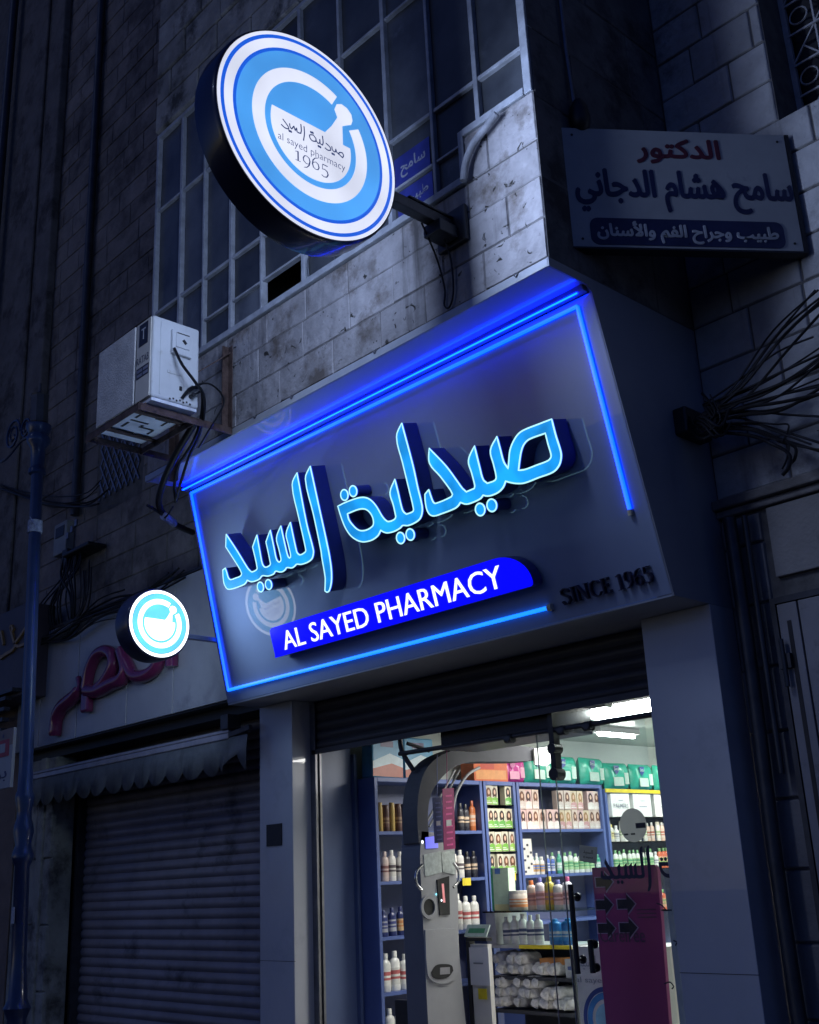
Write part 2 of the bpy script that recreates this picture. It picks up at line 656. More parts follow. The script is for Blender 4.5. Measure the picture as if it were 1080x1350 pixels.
CABLE = mat('cable', (0.010, 0.010, 0.012), 0.5, vary=0.4, scale=8, bump=0.0)
STEEL = mat('steel', (0.22, 0.22, 0.24), 0.4, 0.8, vary=0.2, scale=8, bump=0.05)
STEEL_DARK = mat('steel_dark', (0.055, 0.057, 0.065), 0.42, 0.5, vary=0.25, scale=8, bump=0.05)
RUST = mat('rust_iron', (0.11, 0.075, 0.065), 0.75, 0.2, vary=0.4, scale=14, bump=0.25, dirt=((0.04, 0.03, 0.03), 10, 0.55))
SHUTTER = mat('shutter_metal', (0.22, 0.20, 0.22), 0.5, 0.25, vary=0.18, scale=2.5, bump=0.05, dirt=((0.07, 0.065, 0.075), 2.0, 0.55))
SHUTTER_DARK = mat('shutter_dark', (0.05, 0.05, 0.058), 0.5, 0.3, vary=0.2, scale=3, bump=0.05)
ASPHALT = mat('asphalt', (0.05, 0.05, 0.052), 0.85, vary=0.3, scale=8, bump=0.5, bscale=90)
PAVING = mat('paving', (0.22, 0.21, 0.20), 0.7, vary=0.2, scale=4, bump=0.3)

# ------------------------------------------------------------------ the setting: street and pavement
b = MB()
b.quad((-70, -60, 0), (60, -60, 0), (60, 60, 0), (-70, 60, 0))
structure(b.build('street', ASPHALT))
b = MB()
b.box(-40, 20, 3.4, 5.4, 0.004, 0.12)
structure(b.build('pavement', PAVING, bevel=0.012))

# ------------------------------------------------------------------ the stone building with its glazed bay
XL, XR, YB, YM = -7.545, -3.30, 4.30, 5.45
bld = thing('stone_building', 'dark stone building with a glazed bay jutting out above the pharmacy', 'building', (-5.4, 5.45, 0))
bay = MB()
bay.box(XL, XR, YB, YB + 0.25, 4.80, 5.565)
bay.box(-3.86, XR, YB, YB + 0.25, 5.567, 5.90)
bay.box(XL, XR, YB, YB + 0.25, 8.055, 11.5)
bay.box(XL, XR, YB + 0.252, 5.40, 4.80, 4.95)
bay.box(XL, XL + 0.2, YB + 0.252, 5.45, 4.951, 11.5)
bay.box(XR - 0.2, XR - 0.004, YB + 0.252, 5.70, 4.951, 11.5)
bay.box(XL + 0.201, XR - 0.201, 5.20, 5.40, 4.951, 11.5)
bay.box(XL, XR - 0.21, YB + 0.01, 5.45, 11.501, 11.7)
bay.build('bay_core', JOINT, bld)
b = MB()
ashlar(b, front(YB), XL, XR, 4.80, 5.565, 0.262, seed=3, lmin=0.38, lmax=0.62, d=0.007, gap=0.006)
ashlar(b, front(YB), -3.86, XR, 5.570, 5.90, 0.33, seed=8, lmin=0.22, lmax=0.34, d=0.007, gap=0.006)
b.build('bay_parapet', STONE, bld)
b = MB()
ashlar(b, front(YB), XL, XR, 8.055, 11.5, 0.30, seed=5, lmin=0.4, lmax=0.8, d=0.03, gap=0.012)
b.build('bay_upper_wall', STONE_ROUGH, bld, bevel=0.006, seg=1)
b = MB()
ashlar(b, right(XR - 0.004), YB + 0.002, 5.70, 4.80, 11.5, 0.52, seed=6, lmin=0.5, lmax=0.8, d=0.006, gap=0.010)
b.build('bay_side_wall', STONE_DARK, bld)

# glazing of the bay: steel bars with dark panes behind
wf = MB()
mull = [-7.125, -6.765, -6.378, -5.975, -5.470, -5.010, -4.546, -4.125, -3.735]
zs, zt = 5.57, 8.05
fy0, fy1 = YB - 0.012, YB + 0.05
wf.box(XL + 0.002, XL + 0.035, fy0, fy1, zs, zt)
wf.box(XR - 0.062, XR - 0.004, fy0, fy1, 5.905, zt)
for i, x in enumerate(mull):
    w = 0.013 if i % 2 else 0.018
    wf.box(x - w, x + w, fy0 + 0.004, fy1, (5.905 if x > -3.86 else zs) + 0.052, zt - 0.04)
wf.box(XL + 0.037, -3.862, fy0 - 0.02, fy1, zs, zs + 0.05)
wf.box(-3.86, XR - 0.064, fy0 - 0.006, fy1, 5.905, 5.955)
wf.box(-3.905, -3.862, fy0 - 0.003, fy1, zs + 0.052, 5.955)
wf.box(XL + 0.037, XR - 0.064, fy0, fy1, zt - 0.04, zt)
xs = [XL + 0.035] + mull + [XR - 0.062]
for i in range(len(xs) - 1):
    w0, w1 = (0 if i == 0 else 0.0185), (0 if i == len(xs) - 2 else 0.0185)
    for z, wd in ((5.868, 0.009), (6.248, 0.014), (7.257, 0.011)):
        if z < 5.95 and xs[i] > -3.8:
            continue
        if z < 5.9 and xs[i] < -7.0:
            continue
        wf.box(xs[i] + w0, xs[i + 1] - w1, fy0 + 0.010, fy1 - 0.006, z - wd, z + wd)
frame_o = wf.build('bay_window_frame', WIN_FRAME, bld, bevel=0.003, seg=1)
pn = MB()
pr = random.Random(4)
rows = [zs, 5.868, 6.248, 7.257, zt]
for i in range(len(xs) - 1):
    for j in range(4):
        z0, z1 = rows[j], rows[j + 1]
        if xs[i] > -3.8 and j == 0:
            continue
        if i == 4 and j == 0:
            continue                 # one pane is missing
        t = [pr.uniform(-0.004, 0.004) for _ in range(4)]
        yy = YB + 0.028
        pn.quad((xs[i], yy + t[0], z0), (xs[i + 1], yy + t[1], z0), (xs[i + 1], yy + t[2], z1), (xs[i], yy + t[3], z1))
pn.build('pane', PANE_DARK, frame_o)
b = MB()
b.tube(curve3([(-5.40, 4.30, 5.60), (-5.36, 4.26, 5.74), (-5.22, 4.26, 5.80), (-5.12, 4.27, 5.72), (-5.10, 4.29, 5.60)]), 0.008, 6)
b.tube(curve3([(-5.28, 4.27, 5.79), (-5.25, 4.26, 5.84), (-5.2, 4.27, 5.82)]), 0.007, 6)
b.build('latch', STEEL, frame_o)

# curved waste pipe leaving the sill of the bay, and mouldings on its stones
b = MB()
pp = [Vector(q) for q in [(-3.537,4.24,5.851),(-3.627,4.24,5.809),(-3.738,4.24,5.756),(-3.809,4.24,5.662),(-3.837,4.24,5.555)]]
b.tube(curve3(pp), 0.023, 10)
b.build('waste_pipe', mat('pipe_grey', (0.24, 0.25, 0.28), .5, vary=.3, scale=9, bump=.1), bld, smooth=50)

# main wall left of the bay, above the neighbouring shop
mw = MB()
mw.box(-30, XL - 0.002, YM, YM + 0.3, 4.36, 26)
mw.box(-30, -12.3, YM - 0.08, YM - 0.002, 0, 26)
mw.build('side_wall_core', JOINT, bld)
b = MB()
ashlar(b, front(YM), -12.3, XL - 0.005, 4.36, 20, 0.285, holes=[(-10.62, -9.66, 5.66, 7.05)], seed=12, lmin=0.4, lmax=0.75, d=0.010, gap=0.009)
b.build('side_wall', mat('stone_side', (0.21, 0.19, 0.185), 0.9, vary=0.3, scale=2.2, bump=0.4, bscale=22, dirt=((0.08, 0.072, 0.075), 1.2, 0.47), island=0.12), bld)
for x, w in ((-12.95, 0.42), (-12.2, 0.2)):
    b = MB()
    b.box(x - w, x + w, YM - 0.12, YM - 0.082 if x < -12.3 else YM - 0.015, 4.5, 24)
    b.build('wall_pilaster', STONE_DARK, bld, bevel=0.02)
b = MB()
b.tube([(-11.0, YM - 0.07, 5.6), (-11.0, YM - 0.07, 24)], 0.05, 10)
b.build('drain_pipe', STEEL_DARK, bld, smooth=50)
b = MB()
b.tube([(-13.6, YM - 0.2, 4.5), (-13.6, YM - 0.2, 24)], 0.06, 10)
b.build('drain_pipe', STEEL_DARK, bld, smooth=50)
gw = MB()
gw.box(-10.62, -9.66, YM + 0.02, YM + 0.05, 5.66, 7.05)
gwo = gw.build('window', BLACK, bld)
g = MB()
for k in range(-8, 9):
    for s in (1, -1):
        a0 = -10.14 + k * 0.12
        p, q = (a0 - 0.7 * s * 0.62, 5.66), (a0 + 0.7 * s * 0.62, 7.05)
        pts = [(p[0] + (q[0] - p[0]) * t / 14, p[1] + (q[1] - p[1]) * t / 14) for t in range(15)]
        pts = [c for c in pts if -10.6 <= c[0] <= -9.68]
        if len(pts) > 1:
            g.bar((pts[0][0], YM - 0.012 + 0.006 * s, pts[0][1]), (pts[-1][0], YM - 0.012 + 0.006 * s, pts[-1][1]), 0.010, 0.022)
g.build('grille', STEEL, gwo)

# right wing: set back wall with a grated window, a string course and a double metal door
YR = 5.70
rw = thing('stone_wall', 'dark stone wall with a grated window and a string course right of the pharmacy', 'wall', (-1.5, 5.7, 0))
WX0, WX1, WZ0, WZ1 = -2.522, -1.10, 5.92, 8.1
b = MB()
b.box(XR + 0.002, WX0, YR, YR + 0.4, 0, 24)
b.box(XR - 0.5, XR, YR + 0.001, YR + 0.4, 2.9, 24)
b.box(WX0 + 0.001, 6, YR, YR + 0.4, 0, WZ0)
b.box(WX1, 6, YR, YR + 0.4, WZ0 + 0.001, 24)
b.box(WX0 + 0.001, WX1 - 0.001, YR, YR + 0.4, WZ1, 24)
b.build('wall_core', JOINT, rw)
b = MB()
ashlar(b, front(YR), XR + 0.004, 6, 3.66, 5.92, 0.285, seed=21, lmin=0.34, lmax=0.55, d=0.014, gap=0.010)
ashlar(b, front(YR), XR + 0.004, 6, 5.92, 12, 0.29, holes=[(WX0, WX1, WZ0, WZ1)], seed=22, lmin=0.4, lmax=0.7, d=0.014, gap=0.010)
b.build('block_facing', mat('stone_right', (0.37, 0.37, 0.39), 0.85, vary=0.2, scale=3.5, bump=0.7, bscale=18, dirt=((0.17, 0.165, 0.17), 2.2, 0.55), island=0.14, streak=((0.16, 0.155, 0.16), 4.0, 0.57), pits=0.25), rw, bevel=0.004, seg=1)
b = MB()
b.box(XR + 0.004, 6, YR - 0.085, YR - 0.001, 3.585, 3.645)
b.box(XR + 0.004, 6, YR - 0.05, YR - 0.001, 3.54, 3.583)
b.build('string_course', STONE_DARK, rw, bevel=0.01)
b = MB()
b.box(-2.985, 6, YR - 0.03, YR - 0.001, 3.12, 3.53)
b.build('fascia_panel', PLASTER, rw, bevel=0.006)
b = MB()
ashlar(b, front(YR), XR + 0.004, -3.03, 0.12, 3.53, 0.36, seed=25, lmin=0.3, lmax=0.4, d=0.02, gap=0.01)
b.build('corner_pier', PLASTER, rw, bevel=0.004, seg=1)
b = MB()
b.tube(curve3([(-3.17, YR - 0.12, 3.5), (-3.165, YR - 0.12, 2.6), (-3.18, YR - 0.12, 1.4), (-3.16, YR - 0.12, 0.1)]), 0.04, 10)
b.build('drain_pipe', STEEL_DARK, rw, smooth=50)
b = MB()
b.tube([(-3.09, YR - 0.09, 3.5), (-3.09, YR - 0.09, 2.05)], 0.018, 8)
b.build('drain_pipe', STEEL_DARK, rw, smooth=50)
gw = MB()
gw.box(WX0, WX1, YR + 0.36, YR + 0.39, WZ0, WZ1)
gwo = gw.build('window', BLACK, rw)
b = MB()
for x in (WX0 + 0.02, WX1 - 0.02):
    b.box(x - 0.018, x + 0.018, YR + 0.28, YR + 0.31, WZ0 + 0.03, WZ1)
b.box(WX0 + 0.04, WX1 - 0.04, YR + 0.28, YR + 0.31, WZ0 + 0.03, WZ0 + 0.06)
for i in range(1, 9):
    z = WZ0 + 0.06 + i * 0.235
    b.bar((WX0 + 0.02, YR + 0.285, z), (WX1 - 0.02, YR + 0.285, z), 0.014, 0.014)
for i in range(1, 8):
    x = WX0 + 0.02 + i * 0.19
    b.bar((x, YR + 0.297, WZ0 + 0.06), (x, YR + 0.297, WZ1), 0.012, 0.014)
for i in range(0, 7):
    for j in range(0, 9):
        x, z = WX0 + 0.115 + i * 0.19, WZ0 + 0.18 + j * 0.235
        if (i + j) % 2:
            b.tube([(x + 0.06 * math.cos(a), YR + 0.29, z + 0.06 * math.sin(a)) for a in [k * math.pi / 7 for k in range(14)]], 0.006, 5, closed=True)
        else:
            b.bar((x - 0.09, YR + 0.29, z - 0.11), (x + 0.09, YR + 0.29, z + 0.11), 0.010, 0.010)
            b.bar((x + 0.09, YR + 0.291, z - 0.11), (x, YR + 0.291, z), 0.010, 0.010)
b.build('grille', mat('grille_paint', (0.42, 0.42, 0.44), 0.5, vary=0.2, scale=10, bump=0.05), gwo)

md = thing('metal_door', 'grey double metal door with slotted leaves beside the pharmacy pillar', 'door', (-2.3, 5.66, 0.12))
DOOR = mat('door_paint', (0.24, 0.235, 0.25), 0.5, 0.2, vary=0.15, scale=2, bump=0.08, dirt=((0.11, 0.10, 0.11), 3, 0.56))
for i in range(4):
    x0 = -2.995 + i * 0.262
    b = MB()
    b.box(x0, x0 + 0.118, YR - 0.055, YR - 0.01, 0.13, 2.96)
    b.box(x0 + 0.128, x0 + 0.256, YR - 0.055, YR - 0.01, 0.13, 2.96)
    leaf = b.build('leaf', DOOR, md, bevel=0.004)
    b = MB()
    b.box(x0 + 0.05, x0 + 0.074, YR - 0.058, YR - 0.05, 0.4, 2.86)
    b.build('slot', BLACK, leaf)
    b = MB()
    b.box(x0 - 0.02, x0 + 0.05, YR - 0.085, YR - 0.056, 2.60, 2.68)
    b.tube([(x0 + 0.015, YR - 0.09, 2.5), (x0 + 0.015, YR - 0.09, 2.76)], 0.014, 8)
    b.build('hinge', STEEL_DARK, leaf)
b = MB()
b.box(-3.03, -3.0, YR - 0.06, YR - 0.008, 0.13, 3.0)
b.box(-3.0, -1.9, YR - 0.06, YR - 0.008, 2.965, 3.0)
b.build('door_frame', STEEL_DARK, md)

# ------------------------------------------------------------------ the pharmacy's tilted fascia sign
BLUE_LED = glow('blue_led', (0.0, 0.048, 1.0), 4.6)
BLUE_LED_B = glow('blue_led_bottom', (0.0, 0.16, 1.0), 2.2)
LETTER_FACE = glow('letter_face', (0.010, 0.36, 1.0), 1.0, vary=0.32, scale=5, base=(0.01, 0.02, 0.03))
LETTER_RIM = glow('letter_rim', (0.45, 0.90, 1.0), 1.2, base=(0.05, 0.05, 0.05))
LETTER_SIDE = mat('letter_side', (0.018, 0.03, 0.16), 0.35, vary=0.1, bump=0.0)
PLATE_BLUE = glow('plate_blue', (0.001, 0.001, 1.0), 1.0, base=(0.01, 0.01, 0.3))
PLATE_WHITE = glow('plate_white', (0.95, 0.97, 1.0), 1.3, base=(0.05, 0.05, 0.05))

T0 = Vector((-7.5, 4.653, 4.709))
DN = Vector((0, 0.455, -1.690)).normalized()
SIGN = Frame(T0, (1, 0, 0), -DN)                 # a: along the sign, b: up its slope, c: outwards
SH, SW0, SW1 = 1.750, -0.02, 4.20
fs = thing('pharmacy_fascia', 'grey tilted fascia sign with glowing cyan Arabic letters over the pharmacy entrance', 'shop sign', (-5.4, 5.1, 3.02))
b = MB()
b.prism([[(0.0, 0.0), (-0.075, -SH), (SW1, -SH), (SW1, 0.0)]], SIGN, -0.03, 0.0)
b.build('face_panel', PANEL_GREY, fs)
b = MB()
b.box(-7.56, XR - 0.004, 4.285, 4.312, 4.742, 4.795)
b.build('canopy_lip', mat('lip_metal', (0.45, 0.47, 0.52), 0.3, 0.3, vary=0.1, bump=0.02), fs, bevel=0.003)
b = MB()
b.add([(-7.555, 4.313, 4.748), (XR - 0.01, 4.313, 4.748), (XR - 0.01, 4.60, 4.752), (-7.53, 4.60, 4.752)], [(3, 2, 1, 0)])
b.build('canopy_soffit', SOFFIT, fs)
b = MB()
b.box(-7.53, XR - 0.02, 4.602, 4.70, 4.735, 4.79)
b.box(-7.50, XR - 0.02, 4.60, 4.648, 4.716, 4.733)
b.build('channel', PANEL_SIDE, fs)
b = MB()
side = [(4.287, 4.796), (5.699, 4.796), (5.699, 3.006), (5.112, 3.006), (5.108, 3.019), (4.653, 4.709), (4.62, 4.742), (4.287, 4.742)]
b.prism([side[::-1]], right(XR + 0.004), -0.012, 0.0, back=True)
b.build('side_panel', PANEL_SIDE, fs)
b = MB()
side = [(4.70, 4.79), (5.43, 4.79), (5.43, 3.02), (5.125, 3.02), (4.68, 4.70)]
b.prism([side[::-1]], right(-7.535), -0.01, 0.0, back=True)
b.build('side_panel', PANEL_SIDE, fs)
b = MB()
b.box(-7.575, XR + 0.004 - 0.013, 5.112, 5.72, 3.005, 3.018)
b.build('underside', PANEL_SIDE, fs)

# LED ropes round the face
def rope(pts, r, m, name='led_strip'):
    q = MB()
    for i in range(len(pts) - 1):
        a, c = Vector(pts[i]), Vector(pts[i + 1])
        d = (c - a).normalized() * (r * 0.98 if i else 0)
        q.tube([SIGN(a.x + d.x, a.y + d.y, 0.014), SIGN(c.x, c.y, 0.014)], r, 8)
    return q.build(name, m, fs, smooth=60)


rope([(-0.01,-1.648), (0.061,-0.018)], 0.011, BLUE_LED)
rope([(0.061,-0.018), (4.096,-0.044)], 0.012, BLUE_LED)
rope([(4.096,-0.044), (4.081,-1.242)], 0.012, BLUE_LED)
rope([(-0.01,-1.648), (3.348,-1.657)], 0.013, BLUE_LED_B)
b = MB()
b.tube([SIGN(*(4.081,-1.247), 0.014), SIGN(*(4.08,-1.277), 0.014)], 0.016, 8)
b.build('led_end_cap', mat('end_cap', (0.6, 0.55, 0.42), 0.4, bump=0.0), fs)
b = MB()
b.tube([SIGN(*(3.354,-1.658), 0.014), SIGN(*(3.384,-1.658), 0.014)], 0.022, 8)
b.build('led_end_cap', mat('end_cap', (0.6, 0.55, 0.42), 0.4, bump=0.0), fs)
b = MB()
b.tube([(-7.49, 4.596, 4.722), (XR - 0.06, 4.600, 4.710)], 0.0055, 8)
b.build('led_strip', glow('blue_led_cove', (0.0, 0.012, 1.0), 42.0), fs, smooth=60)

# channel letters
O1 = [(0.589,-0.489),(0.679,-0.643),(0.755,-0.788),(0.78,-0.821),(0.801,-0.837),(0.856,-0.836),(0.876,-0.827),(0.88,-0.784),(0.879,-0.719),(0.877,-0.661),(0.958,-0.588),(0.95,-0.714),(0.946,-0.8),(0.957,-0.829),(0.979,-0.842),(1.028,-0.84),(1.043,-0.83),(1.046,-0.743),(1.046,-0.664),(1.125,-0.593),(1.122,-0.739),(1.12,-0.803),(1.131,-0.832),(1.149,-0.842),(1.169,-0.836),(1.175,-0.821),(1.175,-0.747),(1.176,-0.667),(1.254,-0.594),(1.254,-0.777),(1.258,-0.825),(1.269,-0.841),(1.286,-0.837),(1.292,-0.818),(1.291,-0.733),(1.294,-0.665),(1.368,-0.596),(1.364,-0.809),(1.373,-0.832),(1.396,-0.847),(1.455,-0.841),(1.469,-0.827),(1.472,-0.59),(1.481,-0.348),(1.561,-0.279),(1.54,-0.65),(1.547,-0.847),(1.53,-0.885),(1.506,-0.905),(1.453,-0.916),(1.38,-0.914),(1.335,-0.902),(1.307,-0.91),(1.271,-0.915),(1.218,-0.9),(1.188,-0.912),(1.152,-0.917),(1.12,-0.91),(1.082,-0.896),(1.051,-0.91),(0.981,-0.91),(0.916,-0.893),(0.875,-0.908),(0.819,-0.912),(0.767,-0.906),(0.724,-0.884),(0.706,-0.897),(0.674,-0.907),(0.58,-0.909),(0.487,-0.904),(0.453,-0.892),(0.434,-0.865),(0.428,-0.825),(0.448,-0.742),(0.485,-0.734),(0.491,-0.766),(0.497,-0.812),(0.518,-0.834),(0.588,-0.837),(0.654,-0.836),(0.676,-0.822),(0.664,-0.783),(0.608,-0.681),(0.55,-0.58)]
O2 = [(1.715,-0.276),(1.709,-0.583),(1.703,-0.885),(1.693,-0.99),(1.679,-1.053),(1.654,-1.113),(1.614,-1.16),(1.588,-1.164),(1.571,-1.151),(1.589,-1.109),(1.607,-1.057),(1.619,-0.922),(1.627,-0.867),(1.635,-0.612),(1.636,-0.349)]
O3 = [(1.901,-0.621),(1.975,-0.617),(2.081,-0.619),(2.149,-0.627),(2.203,-0.647),(2.243,-0.682),(2.273,-0.731),(2.298,-0.793),(2.319,-0.827),(2.346,-0.848),(2.408,-0.848),(2.425,-0.835),(2.427,-0.756),(2.424,-0.671),(2.495,-0.6),(2.496,-0.689),(2.495,-0.774),(2.5,-0.818),(2.523,-0.845),(2.584,-0.844),(2.597,-0.83),(2.599,-0.684),(2.599,-0.519),(2.601,-0.344),(2.674,-0.273),(2.682,-0.558),(2.677,-0.711),(2.676,-0.829),(2.66,-0.875),(2.626,-0.906),(2.566,-0.918),(2.51,-0.918),(2.466,-0.906),(2.438,-0.916),(2.378,-0.923),(2.313,-0.917),(2.277,-0.9),(2.258,-0.884),(2.223,-0.91),(2.166,-0.925),(2.106,-0.924),(2.057,-0.914),(2.005,-0.887),(1.958,-0.843),(1.926,-0.781),(1.91,-0.71)]
H3 = [(1.978,-0.696),(2.055,-0.695),(2.115,-0.699),(2.162,-0.714),(2.195,-0.745),(2.211,-0.784),(2.208,-0.819),(2.192,-0.838),(2.132,-0.849),(2.074,-0.841),(2.037,-0.821),(1.999,-0.776),(1.978,-0.735)]
O4 = [(2.854,-0.501),(2.956,-0.648),(3.019,-0.771),(3.041,-0.815),(3.066,-0.847),(3.136,-0.845),(3.146,-0.829),(3.146,-0.749),(3.145,-0.67),(3.219,-0.599),(3.218,-0.738),(3.221,-0.813),(3.246,-0.844),(3.308,-0.844),(3.325,-0.828),(3.329,-0.75),(3.332,-0.663),(3.406,-0.599),(3.407,-0.681),(3.409,-0.758),(3.429,-0.806),(3.446,-0.769),(3.477,-0.706),(3.518,-0.664),(3.567,-0.634),(3.616,-0.625),(3.72,-0.626),(3.823,-0.628),(3.822,-0.722),(3.827,-0.822),(3.818,-0.859),(3.79,-0.896),(3.739,-0.919),(3.63,-0.92),(3.519,-0.921),(3.464,-0.908),(3.417,-0.888),(3.387,-0.871),(3.358,-0.9),(3.311,-0.919),(3.248,-0.922),(3.215,-0.915),(3.191,-0.903),(3.165,-0.917),(3.099,-0.923),(3.042,-0.919),(2.999,-0.896),(2.975,-0.911),(2.939,-0.92),(2.826,-0.922),(2.758,-0.919),(2.725,-0.901),(2.71,-0.866),(2.713,-0.811),(2.725,-0.767),(2.766,-0.748),(2.77,-0.794),(2.779,-0.835),(2.798,-0.847),(2.935,-0.843),(2.953,-0.831),(2.943,-0.798),(2.888,-0.694),(2.827,-0.59)]
H4 = [(3.5,-0.838),(3.529,-0.781),(3.558,-0.733),(3.591,-0.702),(3.635,-0.688),(3.756,-0.691),(3.755,-0.754),(3.757,-0.815),(3.751,-0.834),(3.725,-0.846),(3.635,-0.847),(3.55,-0.847)]
DOTS = [((0.864,-0.968), 1), ((0.965,-0.972), 1), ((1.991,-0.566), 2), ((2.084,-0.565), 2),
        ((2.42,-0.979), 3), ((2.513,-0.979), 3), ((3.14,-0.98), 4), ((3.237,-0.98), 4)]
C0, C1 = 0.012, 0.150


def channel_letter(name, loops, dots):
    q = MB()
    rim = MB()
    lps = [[smooth_loop(l) for l in loops]] if loops else []
    for (x, y), rx, ry in dots:
        lps.append([[(x + rx * math.cos(k * math.pi / 14), y + ry * math.sin(k * math.pi / 14)) for k in range(28)]])
    body = MB()
    lipb = MB()
    for ls in lps:
        q.prism(ls, SIGN, None, C1 + 0.001)
        body.prism(ls, SIGN, C0, C1 - 0.014)
        lipb.prism(ls, SIGN, C1 - 0.0139, C1)
        for l in ls:
            rim.tube([SIGN(p[0], p[1], C1 + 0.001) for p in l], 0.0050, 6, closed=True)
    o = body.build(name, LETTER_SIDE, fs)
    q.build('lit_face', LETTER_FACE, o)
    lipb.build('glow_lip', glow('letter_lip', (0.01, 0.06, 0.9), 0.75, base=(0.01, 0.02, 0.1)), o)
    rim.build('lit_edge', LETTER_RIM, o, smooth=80)
    return o


DR = 0.037
channel_letter('arabic_word', [O1], [(DOTS[0][0], DR, DR), (DOTS[1][0], DR, DR)])
channel_letter('arabic_alif', [O2], [])
channel_letter('arabic_word', [O3, H3], [(d[0], DR, DR) for d in DOTS[2:6]])
channel_letter('arabic_word', [O4, H4], [(d[0], DR * 1.02, DR * 1.02) for d in DOTS[6:8]])

# blue plate AL SAYED PHARMACY and the dark letters SINCE 1965
P0, P1, P2, P3 = (0.805,-1.284), (0.781,-1.507), (3.368,-1.512), (3.118,-1.295)
PW, PH = P2[0] - P1[0], P0[1] - P1[1]
pl = [(P1[0] + 0.02, P1[1]), (P2[0] - 0.02, P2[1]), (P2[0] - 0.004, P2[1] + 0.01), (P2[0], P2[1] + 0.03)]
for k in range(0, 10):
    a = math.radians(k * 10)
    pl.append((P2[0] - 0.25 + 0.25 * math.cos(a), P2[1] + PH - 0.19 + 0.19 * math.sin(a)))
pl += [(P0[0] + 0.03, P1[1] + PH), (P0[0] + 0.006, P1[1] + PH - 0.012), (P0[0], P1[1] + PH - 0.04), (P0[0] + 0.002, P1[1] + 0.02)]
b = MB()
b.prism([pl], SIGN, 0.02, 0.11)
plate = b.build('name_plate', LETTER_SIDE, fs)
b = MB()
b.prism([pl], SIGN, None, 0.1115)
b.build('lit_face', PLATE_BLUE, plate)
TX0, TX1 = (0.941,-1.471), (3.144,-1.52)
TT = (1.033,-1.333)
b = MB()
b.text('AL SAYED PHARMACY', SIGN, TX0[0], TX0[1], TX1[0] - TX0[0], TT[1] - TX0[1], 0.1115, 0.117)
b.build('lettering', PLATE_WHITE, plate)


SERIF = {'S': [([(.62, .74), (.55, .93), (.33, 1.0), (.12, .88), (.12, .70), (.34, .56), (.58, .42), (.64, .22), (.46, .02), (.22, 0), (.06, .22)], .13)],
         'I': [([(.2, .03), (.2, .97)], .15), ([(.03, .02), (.37, .02)], .05), ([(.03, .98), (.37, .98)], .05)],
         'N': [([(.12, .03), (.12, .97)], .06), ([(.1, .97), (.72, .03)], .16), ([(.72, .03), (.72, .97)], .06), ([(0, .02), (.24, .02)], .05), ([(0, .98), (.16, .98)], .05), ([(.6, .98), (.84, .98)], .05)],
         'C': [([(.74, .78), (.64, .95), (.42, 1.0), (.18, .86), (.08, .5), (.18, .16), (.42, 0), (.64, .05), (.76, .24)], [.1, .06, .08, .14, .16, .14, .08, .06, .05])],
         'E': [([(.14, .03), (.14, .97)], .15), ([(.02, .02), (.58, .02)], .05), ([(.02, .98), (.55, .98)], .05), ([(.14, .52), (.42, .52)], .05), ([(.57, 0), (.57, .2)], .05), ([(.54, .82), (.54, 1)], .05), ([(.42, .42), (.42, .62)], .05)],
         '1': [([(.22, .03), (.22, .97)], .14), ([(.04, .02), (.4, .02)], .05), ([(.04, .86), (.22, .97)], .06)],
         '9': [([(.5, .62), (.44, .42), (.26, .38), (.08, .52), (.06, .74), (.16, .95), (.3, 1.0), (.46, .92), (.52, .68), (.46, .34), (.3, .1), (.1, 0)], [.08, .06, .07, .1, .12, .1, .06, .1, .13, .12, .09, .05])],
         '6': [([(.46, 1.0), (.26, .9), (.1, .66), (.06, .34), (.12, .1), (.28, 0), (.44, .06), (.52, .26), (.46, .5), (.3, .6), (.14, .5), (.07, .36)], [.05, .09, .12, .13, .11, .06, .1, .13, .11, .07, .06, .06])],
         '5': [([(.5, .98), (.14, .98)], .09), ([(.14, .98), (.11, .58)], .06), ([(.11, .58), (.28, .64), (.46, .54), (.52, .32), (.42, .08), (.22, 0), (.05, .1)], [.06, .08, .12, .14, .12, .07, .08])]}
SADV = {'S': .74, 'I': .46, 'N': .92, 'C': .86, 'E': .72, '1': .52, '9': .64, '6': .64, '5': .62, ' ': .36}


def serif(mb, s, fr, x, y, w, h, c0, c1, mi=0, drop=()):
    tot = sum(SADV[ch] for ch in s)
    sx = w / tot
    for n, ch in enumerate(s):
        for pts, wd in SERIF.get(ch, []):
            ws = [q * .72 for q in (wd if isinstance(wd, list) else [wd] * len(pts))]
            dy = -0.28 if n in drop else 0
            hh = h * (0.78 if n not in drop and drop and ch == '1' else 1)
            P = [(x + p[0] * sx, y + (p[1] + dy) * hh) for p in pts]
            mb.stroke(P, [q * (sx + h) / 2 for q in ws], fr, c0, c1, mi)
        x += SADV[ch] * sx


A0, A1 = (3.469,-1.665), (4.101,-1.678)
A2 = (3.477,-1.568)
b = MB()
serif(b, 'SINCE 1965', SIGN, A0[0], A0[1], A1[0] - A0[0] + 0.02, A2[1] - A0[1] - 0.005, 0.004, 0.03)
b.build('since_lettering', mat('navy_letter', (0.015, 0.016, 0.05), 0.35, bump=0.0), fs)

# small fixings on the canopy lip
for x in (-3.55, -4.75, -5.62, -6.05):
    b = MB()
    b.bar((x, 4.283, 4.80), (x + 0.02, 4.28, 4.775), 0.006, 0.006)
    b.bar((x + 0.04, 4.283, 4.80), (x + 0.02, 4.28, 4.775), 0.006, 0.006)
    b.build('clip', STEEL, fs)

